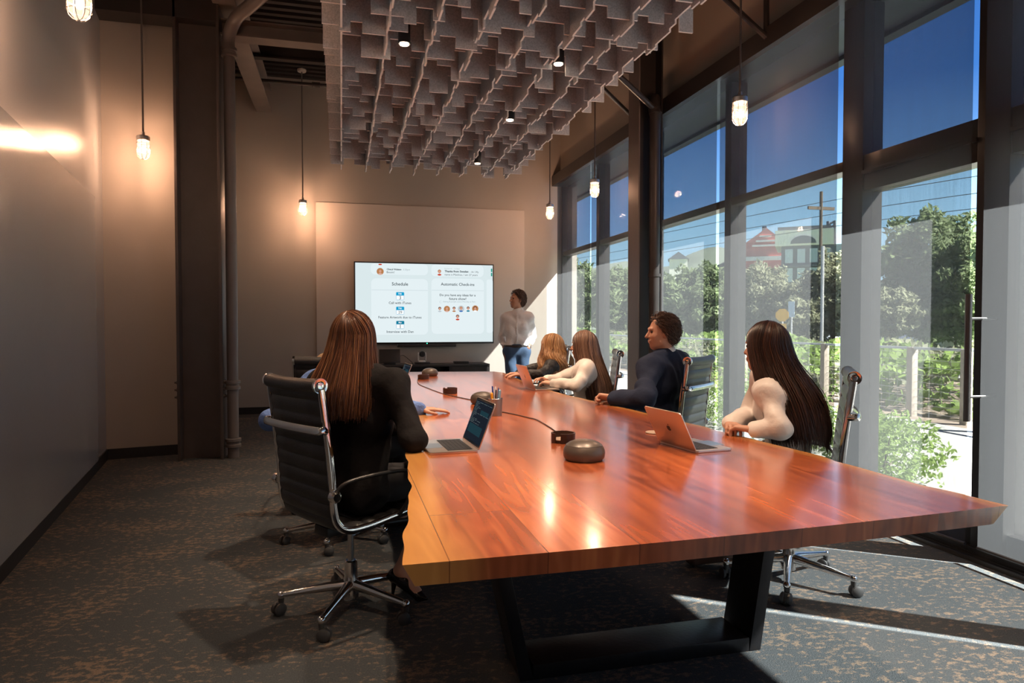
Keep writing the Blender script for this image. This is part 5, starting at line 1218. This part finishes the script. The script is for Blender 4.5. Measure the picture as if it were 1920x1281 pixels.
    if legs:
        L = SDF(); e = .002 if not hemz else .014
        L.cone(P['hipl'], P['hipr'], .104*g+e, .104*g+e, .05); L.cone(P['pel'], lerp(P['pel'], P['chest'], .3 if not hemz else .25), .10*g+e, .095*g+e, .04)
        for s in 'lr':
            bare = bottom == 'skirt'
            L.cone(P['hip'+s], P['k'+s], .088*g+e, .062*g+e, .03)
            if not bare: L.cone(P['k'+s], lerp(P['k'+s], P['a'+s], .92), .058*g+e, .048*g+e, .02)
        if hemz: L.cut([0, 0, hemz+.012], [0, 0, 1], .004)
        LAST['L'] = L
        L.mesh('skirt' if bottom == 'skirt' else 'trousers', M['trousers' if bottom == 'skirt' else bottom], root, vox*1.3, wrinkle(.003, 3))
    if legs and feet:
        for s in 'lr':
            a_, t_ = P['a'+s], P['t'+s]; fd = nz((t_-a_)*[1, 1, 0]); S = SDF(); hz = max(0.0, a_[2]-.10)
            hb = a_-fd*.035; gz = P.get('gz', np.array(0.0))
            if foot == 'heel':
                S.cone(hb+[0, 0, -.03], a_+fd*.03+[0, 0, -.045], .034, .034, .02); S.cone(a_+fd*.02+[0, 0, -.05], t_+[0, 0, .0], .033, .024, .02); S.cone(t_, t_+fd*.035-[0, 0, .006], .022, .010, .015)
                S.cone(hb+[0, 0, -.035], np.array([hb[0]-fd[0]*.012, hb[1]-fd[1]*.012, .006]), .018, .006, .01)
                S.mesh('high_heel_shoe', M['heel'], root, .004)
            elif foot == 'boot':
                S.cone(a_+[0, 0, .05], a_+[0, 0, -.02], .046, .044, .02); S.cone(a_+[0, 0, -.04], t_, .042, .030, .03); S.cone(t_, t_+fd*.03, .028, .016, .02); S.cone(hb+[0, 0, -.03], [hb[0], hb[1], .02], .030, .020, .01)
                S.mesh('ankle_boot', M['boot'], root, .005)
            else:
                S.cone(hb+[0, 0, -.05], t_+[0, 0, .0], .036, .034, .02); S.cone(t_, t_+fd*.04, .034, .028, .02); S.mesh('shoe', M['shoe'], root, .006)
    return root, P, F

def strands_mesh(root, paths, base=None, mat='hair_dark', r=.0016, seg=3, name='hair'):
    """paths: list of Nx3 arrays -> one hair mesh (tubes as islands) plus base surface"""
    vs = []; fs = []; k = 0
    for P, rr in paths:
        P = np.asarray(P); n = len(P); T = np.gradient(P, axis=0); T /= np.linalg.norm(T, axis=1)[:, None]+1e-9
        u = np.zeros_like(P); c_ = np.cross(T[0], [0.3, 0.2, 0.9] if abs(T[0][2]) < .8 else [1, 0, 0])
        for q_ in range(n): c_ = c_-T[q_]*(c_@T[q_]); c_ = c_/(np.linalg.norm(c_)+1e-9); u[q_] = c_
        w = np.cross(T, u)
        rad = rr*np.minimum(1, 0.35+2.2*np.linspace(1, 0, n))[:, None]
        for j in range(seg):
            a = 2*PI*j/seg; vs.append(P+(u*math.cos(a)+w*math.sin(a))*rad)
        base_i = k
        i_ = np.arange(n-1)
        for j in range(seg):
            a0 = base_i+j*n; b0 = base_i+((j+1) % seg)*n
            fs.append(np.stack([a0+i_, a0+i_+1, b0+i_+1, b0+i_], 1))
        k += seg*n
    Vv = np.concatenate(vs); Fv = np.concatenate(fs)
    if base is not None:
        bv, bf = base; Fv = np.concatenate([Fv, np.array(bf)+len(Vv)]); Vv = np.concatenate([Vv, np.array(bv)])
    me = bpy.data.meshes.new(name); me.vertices.add(len(Vv)); me.vertices.foreach_set('co', Vv.astype(np.float32).ravel())
    me.loops.add(Fv.size); me.loops.foreach_set('vertex_index', Fv.ravel().astype(np.int32)); me.polygons.add(len(Fv)); me.polygons.foreach_set('loop_start', np.arange(0, Fv.size, 4, dtype=np.int32))
    me.update(calc_edges=True); me.validate(); me.polygons.foreach_set('use_smooth', [True]*len(me.polygons)); me.materials.append(M[mat])
    o = bpy.data.objects.new(name, me); COL.objects.link(o); o.parent = root; o.matrix_parent_inverse = Matrix.Translation(root.location).inverted(); return o
def long_hair(root, H, F, mat, zbot, back=(0, 0), backw=.02, width=1.0, wave=0.0, face=62, n=1600, r=.0016, part_x=0.0, seed=1, rad=(.088, .108, .115), spread=.02, depth=.5, wl=26.0, tipj=.03, zvar=0.0, push=.0):
    F, R, U = head_axes(F); H = np.array(H); rg = np.random.default_rng(seed); rx, ry, rz_ = rad
    bk = np.array([back[0], back[1], 0.0])
    def path(th, jit, u0, lenj, ph, N=20):
        # th azimuth from face, radians, -pi..pi
        ca, sa = math.cos(th), math.sin(th)
        d0 = nz(R*part_x+F*(2.0*ca if ca > 0 else .5*ca)+U*1.0+R*0.003*np.sign(sa)); tf = (abs((th+PI) % (2*PI)-PI)-math.radians(face))/.22; fq = .055*math.exp(-tf*tf)
        ele = 0.10
        d1 = nz((F*ca+R*sa)*math.cos(ele)+U*math.sin(ele)); out = []
        n1 = 9
        for i in range(n1):
            t = i/(n1-1); om = math.acos(np.clip(d0@d1, -1, 1)); d = (math.sin((1-t)*om)*d0+math.sin(t*om)*d1)/max(1e-6, math.sin(om))
            q = 1+jit*(.3+.7*t)-fq*(1-.6*t)
            out.append(H+U*.008-F*.006+R*(d@R)*rx*q+F*(d@F)*ry*q+U*(d@U)*rz_*q)
        p = out[-1].copy(); zend = zbot+lenj+zvar*abs(sa); n2 = N-n1; L = p[2]-zend; dirh = nz(np.array([*(F*ca+R*sa)[:2], 0]))
        for i in range(1, n2+1):
            t = i/n2; z = p[2]-L*t
            e_ = t*t*(3-2*t); hor = dirh*(spread*(.25*t+.75*e_)*width-max(0, t-.75)*.05) + bk*(.35*t+.65*e_) + R*backw*sa*e_
            wv = wave*(min(1, t*2))*(math.sin(t*L*wl+ph)*R+math.cos(t*L*wl*.9+ph*1.3)*F)
            out.append(np.array([p[0], p[1], z])+hor+wv+dirh*jit*.03)
        return np.array(out)
    paths = []; fa = math.radians(face)
    for i in range(n):
        th = rg.uniform(fa, 2*PI-fa); ph = (th*3+rg.normal(0, .5)) if wave else 0; lj = rg.normal(0, tipj*.5)+abs(rg.normal(0, tipj))*.6
        j = abs(rg.normal(0, .035)); P = path(th, j, 0, lj, ph, 24 if wave else 20)
        if not wave: P[9:] += (R*rg.normal(0, .006)+F*rg.normal(0, .006))*np.linspace(0, 1, len(P)-9)[:, None]
        paths.append((P, r*rg.uniform(.7, 1.3)))
    m_ = 64; grid = [path(fa+(2*PI-2*fa)*k/(m_-1), -.055, 0, .025, (fa+(2*PI-2*fa)*k/(m_-1))*3, 20) for k in range(m_)]
    nn = 20; bv = [p for g in grid for p in g]; bf = [(a*nn+b, a*nn+b+1, (a+1)*nn+b+1, (a+1)*nn+b) for a in range(m_-1) for b in range(nn-1)]
    return strands_mesh(root, paths, (bv, bf), mat, r)
def short_hair(root, H, F, mat, n=1500, seed=1, length=.045, curly=0.0, r=.0017, puff=.012):
    F, R, U = head_axes(F); H = np.array(H); rg = np.random.default_rng(seed); A = [R, F, U]
    B = SDF(); B.ell(H+U*.016-F*.012, A, (.080+puff*.3, .100+puff*.3, .103+puff*.5), .01)
    B.cut(H+F*.058, nz(F*.95-U*.62), .012); B.cut(H-U*.072, -U, .012)
    B.cut(H-U*.004-F*.006, nz(F*.85-U*.55), .010)
    cap = B.mesh('hair_cap_tmp', M[mat], root, .006)
    me = cap.data; V0 = np.array([v.co for v in me.vertices]); N0 = np.array([v.normal for v in me.vertices]); Fq = [tuple(p.vertices) for p in me.polygons if len(p.vertices) == 4]
    bpy.data.objects.remove(cap)
    ii = rg.integers(0, len(V0), n); paths = []
    for i in ii:
        p = V0[i].copy(); nrm = N0[i]; rel = (p-H)
        if np.linalg.norm(rel) < .07: continue
        flow = nz(-F*.75-U*(.55 if rel@U < .05 else .0)+R*np.sign(rel@R)*.35*(rel@U > .03)+rg.normal(0, .22, 3))
        flow = flow-nrm*(flow@nrm); flow = nz(flow); L = length*rg.uniform(.6, 1.2); pts = []; lift = rg.uniform(.15, .45)
        for t in np.linspace(0, 1, 7):
            q = p+flow*L*t+nrm*(lift*L*math.sin(t*PI*.8))-U*L*.18*t*t
            if curly: q = q+curly*(math.sin(t*9+i)*nz(np.cross(flow, nrm))+math.cos(t*8+i)*nrm*.6)
            pts.append(q)
        paths.append((np.array(pts), r*rg.uniform(.8, 1.4)))
    return strands_mesh(root, paths, (V0, Fq), mat, r)
UPZ = (0, 0, 1)

# --- woman with auburn hair, black jacket
J = dict(pel=(.045, 3.13, .57), chest=(.075, 3.14, .86), neck=(.075, 3.16, 1.085), head=(.052, 3.185, 1.232), sl=(-.085, 3.27, 1.025), sr=(.225, 3.02, 1.025), el=(.02, 3.44, .815), er=(.295, 2.86, .812),
         wl=(.25, 3.36, .79), wr=(.30, 3.10, .788), kl=(.47, 3.52, .52), kr=(.47, 3.30, .53), al=(.46, 3.42, .13), ar=(.265, 3.20, .135), tl=(.55, 3.36, .025), tr=(.345, 3.135, .030), F=(.12, 1, -.02),
         hl=((.9, .1, -.05), UPZ, .25, -1), hr=((.25, 1, -.05), UPZ, .3, 1))
rt_, P, F = person('woman with long auburn hair in black jacket, seated nearest the camera with her back turned', J, 'jacket', 'skirt', vox=.0045, bulk=.93, loose=.014, foot='heel', top_mat='black_wool', wr=.006, topname='jacket', skin='skin')
long_hair(rt_, P['head'], F, 'hair_auburn', .900, back=(-.045, -.10), backw=.035, width=1.15, n=3400, r=.0015, spread=.022, face=70, seed=2, tipj=.028, part_x=-.25, rad=(.094, .112, .118))
# --- woman with dark hair, white blouse
J = dict(pel=(2.19, 2.96, .57), chest=(2.13, 2.93, .85), neck=(2.085, 2.945, 1.045), head=(2.045, 2.955, 1.183), sl=(1.985, 2.83, .975), sr=(2.15, 3.08, .985), el=(1.955, 2.715, .812), er=(2.05, 3.10, .815),
         wl=(1.875, 2.80, .800), wr=(1.870, 2.98, .800), kl=(1.85, 2.92, .52), kr=(1.90, 3.16, .52), al=(2.28, 3.22, .11), ar=(1.965, 3.20, .11), tl=(2.17, 3.25, .030), tr=(1.83, 3.26, .030), F=(-.42, 1, .0),
         hl=((-.35, .75, .02), (.2, -.3, .9), .75, 1), hr=((-.35, -.75, .05), (.2, .3, .9), .8, -1))
rt_, P, F = person('woman with very long dark brown hair in white blouse, hands clasped on the table', J, 'blouse', 'trousers', vox=.0045, bulk=.90, loose=.016, foot='boot', top_mat='blouse', wr=.007, topname='blouse')
long_hair(rt_, P['head'], F, 'hair_dark', .735, back=(.085, -.14), backw=.035, width=1.1, n=3200, r=.0015, spread=.024, face=62, seed=5, tipj=.06, rad=(.092, .112, .120))
# --- man in navy suit
J = dict(pel=(2.18, 4.40, .58), chest=(2.18, 4.33, .88), neck=(2.19, 4.31, 1.080), head=(2.165, 4.315, 1.242), sl=(1.99, 4.16, 1.005), sr=(2.39, 4.47, 1.02), el=(1.87, 3.96, .815), er=(2.33, 4.72, .80),
         wl=(1.735, 4.16, .808), wr=(2.08, 4.80, .645), kl=(1.75, 4.55, .53), kr=(1.95, 4.75, .53), al=(1.80, 4.65, .10), ar=(2.0, 4.85, .10), tl=(1.68, 4.76, .04), tr=(1.9, 4.98, .04), F=(-1, .22, -.03),
         hl=((-.45, .5, .02), (.55, .1, .75), 1.25, 1), hr=((-.8, .1, 0), UPZ, .4, -1))
rt_, P, F = person('brown-haired man in navy suit, seen from behind with fist on the table', J, 'suit', 'trousers', vox=.005, bulk=1.08, loose=.016, top_mat='navy', wr=.006, collar='shirt', topname='suit_jacket', skin='skin')
short_hair(rt_, P['head'], F, 'hair_brown', n=2600, seed=3, length=.048, puff=.008)
# --- woman with light brown hair, white blouse
J = dict(pel=(2.02, 5.40, .57), chest=(1.99, 5.36, .82), neck=(1.985, 5.34, .995), head=(1.965, 5.345, 1.118), sl=(1.93, 5.17, .925), sr=(2.04, 5.50, .94), el=(1.80, 5.05, .812), er=(1.85, 5.62, .815),
         wl=(1.70, 5.36, .800), wr=(1.70, 5.55, .805), kl=(1.60, 5.42, .52), kr=(1.62, 5.6, .52), al=(1.7, 5.45, .1), ar=(1.7, 5.62, .1), tl=(1.58, 5.48, .04), tr=(1.58, 5.65, .04), F=(-.75, .70, 0),
         hl=((-.6, .5, .1), (.1, -.3, .9), .8, 1), hr=((-.6, -.35, .25), (.1, .3, .9), .5, -1))
rt_, P, F = person('woman with straight light brown hair in white blouse, next to the blonde woman', J, 'blouse', 'trousers', vox=.0055, bulk=.90, loose=.014, top_mat='blouse', wr=.006, topname='blouse')
long_hair(rt_, P['head'], F, 'hair_long', .66, back=(.10, -.05), backw=.04, width=1.0, n=1700, r=.0022, spread=.016, face=50, seed=7, tipj=.03, rad=(.090, .108, .116))
# --- blonde woman
J = dict(pel=(2.02, 6.55, .57), chest=(2.03, 6.50, .80), neck=(2.05, 6.48, .955), head=(2.045, 6.48, 1.07), sl=(1.99, 6.31, .885), sr=(2.08, 6.64, .90), el=(1.85, 6.22, .81), er=(1.86, 6.72, .81),
         wl=(1.72, 6.42, .795), wr=(1.73, 6.6, .795), kl=(1.62, 6.5, .52), kr=(1.62, 6.7, .52), al=(1.7, 6.55, .1), ar=(1.7, 6.72, .1), tl=(1.58, 6.55, .04), tr=(1.58, 6.75, .04), F=(-.70, .75, 0),
         hl=((-1, .1, -.02), UPZ, .35, 1), hr=((-1, 0, 0), UPZ, .4, -1))
rt_, P, F = person('woman with curly golden blonde hair in thin black blouse at the far end', J, 'blouse', 'trousers', vox=.006, bulk=.90, loose=.012, top_mat='black_sheer', wr=.005, topname='blouse')
long_hair(rt_, P['head'], F, 'hair_blonde', .80, back=(.02, -.03), backw=.05, width=1.4, wave=.016, n=1700, r=.0024, spread=.04, face=48, seed=9, tipj=.05, rad=(.100, .118, .122), wl=42)
# --- standing man
J = dict(pel=(2.335, 9.00, .93), chest=(2.345, 9.02, 1.22), neck=(2.36, 9.03, 1.47), head=(2.345, 9.02, 1.628), sl=(2.505, 8.985, 1.385), sr=(2.20, 9.08, 1.385), el=(2.59, 9.09, 1.11), er=(2.165, 9.18, 1.09),
         wl=(2.475, 8.915, .965), wr=(2.165, 8.98, .93), kl=(2.41, 8.97, .50), kr=(2.26, 8.99, .50), al=(2.43, 9.04, .10), ar=(2.26, 9.05, .10), tl=(2.40, 8.90, .035), tr=(2.17, 8.93, .035), F=(-.93, -.30, .10),
         hipl=(2.42, 8.99, .92), hipr=(2.25, 9.01, .92), hl=((-.55, -.05, -.7), (.2, -1, 0), .3, 1), hr=((.25, -.1, -.9), (-.3, -1, 0), .3, -1))
rt_, P, F = person('standing man in white shirt and blue jeans beside the wall screen, hands in pockets', J, 'shirt', 'denim', vox=.006, bulk=.92, loose=.012, top_mat='shirt', wr=.006, collar='shirt', bare_forearm=.38, skin='skin2', hemz=1.0)
short_hair(rt_, P['head'], F, 'hair_brown', n=1800, seed=4, length=.05, curly=.006, puff=.02)
b = MB(); wc = P['wl']; ax = nz(P['el']-P['wl']); u = nz(np.cross(ax, [0, 0, 1])); w = np.cross(ax, u); b.tube([tuple(wc+ax*.03+(u*math.cos(2*PI*k/16)+w*math.sin(2*PI*k/16))*.031) for k in range(17)], .006, 6); part(b, 'watch_band', M['alu'], rt_, smooth=True)
part(MB().sphere(tuple(wc+ax*.03+nz([-.2, -1, .2])*.031), .018, scale=(1, .5, 1)), 'watch_face', M['white'], rt_, smooth=True)
cc_ = np.array([2.335, 9.0, 0]); b = MB(); pts = []
for k in range(41):
    a = 2*PI*k/40; q = surf(LAST['L'], cc_+[0, 0, .985], [math.cos(a), math.sin(a), 0]); pts.append(tuple(q+nz([math.cos(a), math.sin(a), 0])*.003))
b.tube(pts, .019, 8, ry=.004, up=(1, 0, 0)); part(b, 'belt', M['belt'], rt_, smooth=True)
b = MB(); pts = []; fd = np.array([-.35, -.93, 0]); c2 = np.array([2.352, 9.02, 0])
for z_ in np.linspace(1.02, 1.43, 16): pts.append(tuple(surf(LAST['T'], c2+[0, 0, z_], fd)+nz(fd)*.007))
b.tube(pts, .015, 8, ry=.0035, up=tuple(nz(fd))); part(b, 'placket', M['shirt'], rt_, smooth=True)
b = MB()
for k in range(2, 15, 3): b.sphere(tuple(np.array(pts[k])+nz(fd)*.004), .006, 8, 6)
part(b, 'button', M['sfbut'], rt_)
for q_ in (-1, 1):
    b = MB(); R_ = np.array([-.93, .35, 0])*q_; n0 = np.array([2.36, 9.03, 1.475])+nz(fd)*.068
    A_ = [n0+R_*.004+[0, 0, -.035], n0+R_*.062-nz(fd)*.030+[0, 0, .028], n0+R_*.075-nz(fd)*.018+[0, 0, -.020], n0+R_*.036+nz(fd)*.016+[0, 0, -.072]]
    b.add([tuple(p) for p in A_]+[tuple(p+nz(fd)*.006) for p in A_], [(0, 1, 2, 3), (4, 7, 6, 5), (0, 4, 5, 1), (1, 5, 6, 2), (2, 6, 7, 3), (3, 7, 4, 0)]); part(b, 'collar_point', M['shirt'], rt_)
# --- person in blue shirt, mostly hidden
J = dict(pel=(-.06, 4.20, .57), chest=(.02, 4.25, .78), neck=(.09, 4.27, .965), head=(.085, 4.27, 1.06), sl=(-.10, 4.42, .925), sr=(.17, 4.10, .925), el=(-.405, 4.15, .74), er=(.26, 3.97, .82),
         wl=(-.25, 4.40, .70), wr=(.45, 4.03, .788), kl=(.35, 4.5, .52), kr=(.38, 4.3, .52), al=(.3, 4.5, .1), ar=(.3, 4.3, .1), tl=(.42, 4.55, .04), tr=(.42, 4.35, .04), F=(.3, 1, 0),
         hl=((.5, .5, -.2), UPZ, .5, -1), hr=((1, -.02, -.03), UPZ, .12, 1))
J['sl'] = (-.165, 4.36, .93)
rt_, P, F = person('person in blue shirt hidden behind the auburn-haired woman, only elbow, shoulder and hand showing', J, 'shirt', 'trousers', vox=.0055, bulk=1.0, loose=.014, top_mat='blue_shirt', wr=.007, topname='shirt')
short_hair(rt_, P['head'], F, 'hair_brown', n=800, seed=6, length=.04)
# --- person in tan knit
J = dict(pel=(-.04, 5.06, .58), chest=(0, 5.10, .86), neck=(.03, 5.12, 1.05), head=(.045, 5.13, 1.175), sl=(-.11, 5.12, 1.00), sr=(.16, 5.10, .99), el=(-.08, 5.42, .82), er=(.24, 5.32, .82),
         wl=(.16, 5.60, .80), wr=(.28, 5.52, .80), kl=(.0, 5.5, .53), kr=(.2, 5.45, .53), al=(.0, 5.55, .1), ar=(.2, 5.55, .1), tl=(.0, 5.68, .04), tr=(.2, 5.68, .04), F=(.2, 1, 0),
         hl=((.6, .5, -.05), UPZ, .3, -1), hr=((.6, .5, -.05), UPZ, .3, -1))
rt_, P, F = person('person in tan knit top behind the far left chair, nearly hidden by auburn hair', J, 'top', 'trousers', vox=.006, bulk=1.0, loose=.016, top_mat='knit', wr=.004, topname='knit_top')
short_hair(rt_, P['head'], F, 'hair_brown', n=800, seed=8, length=.04)
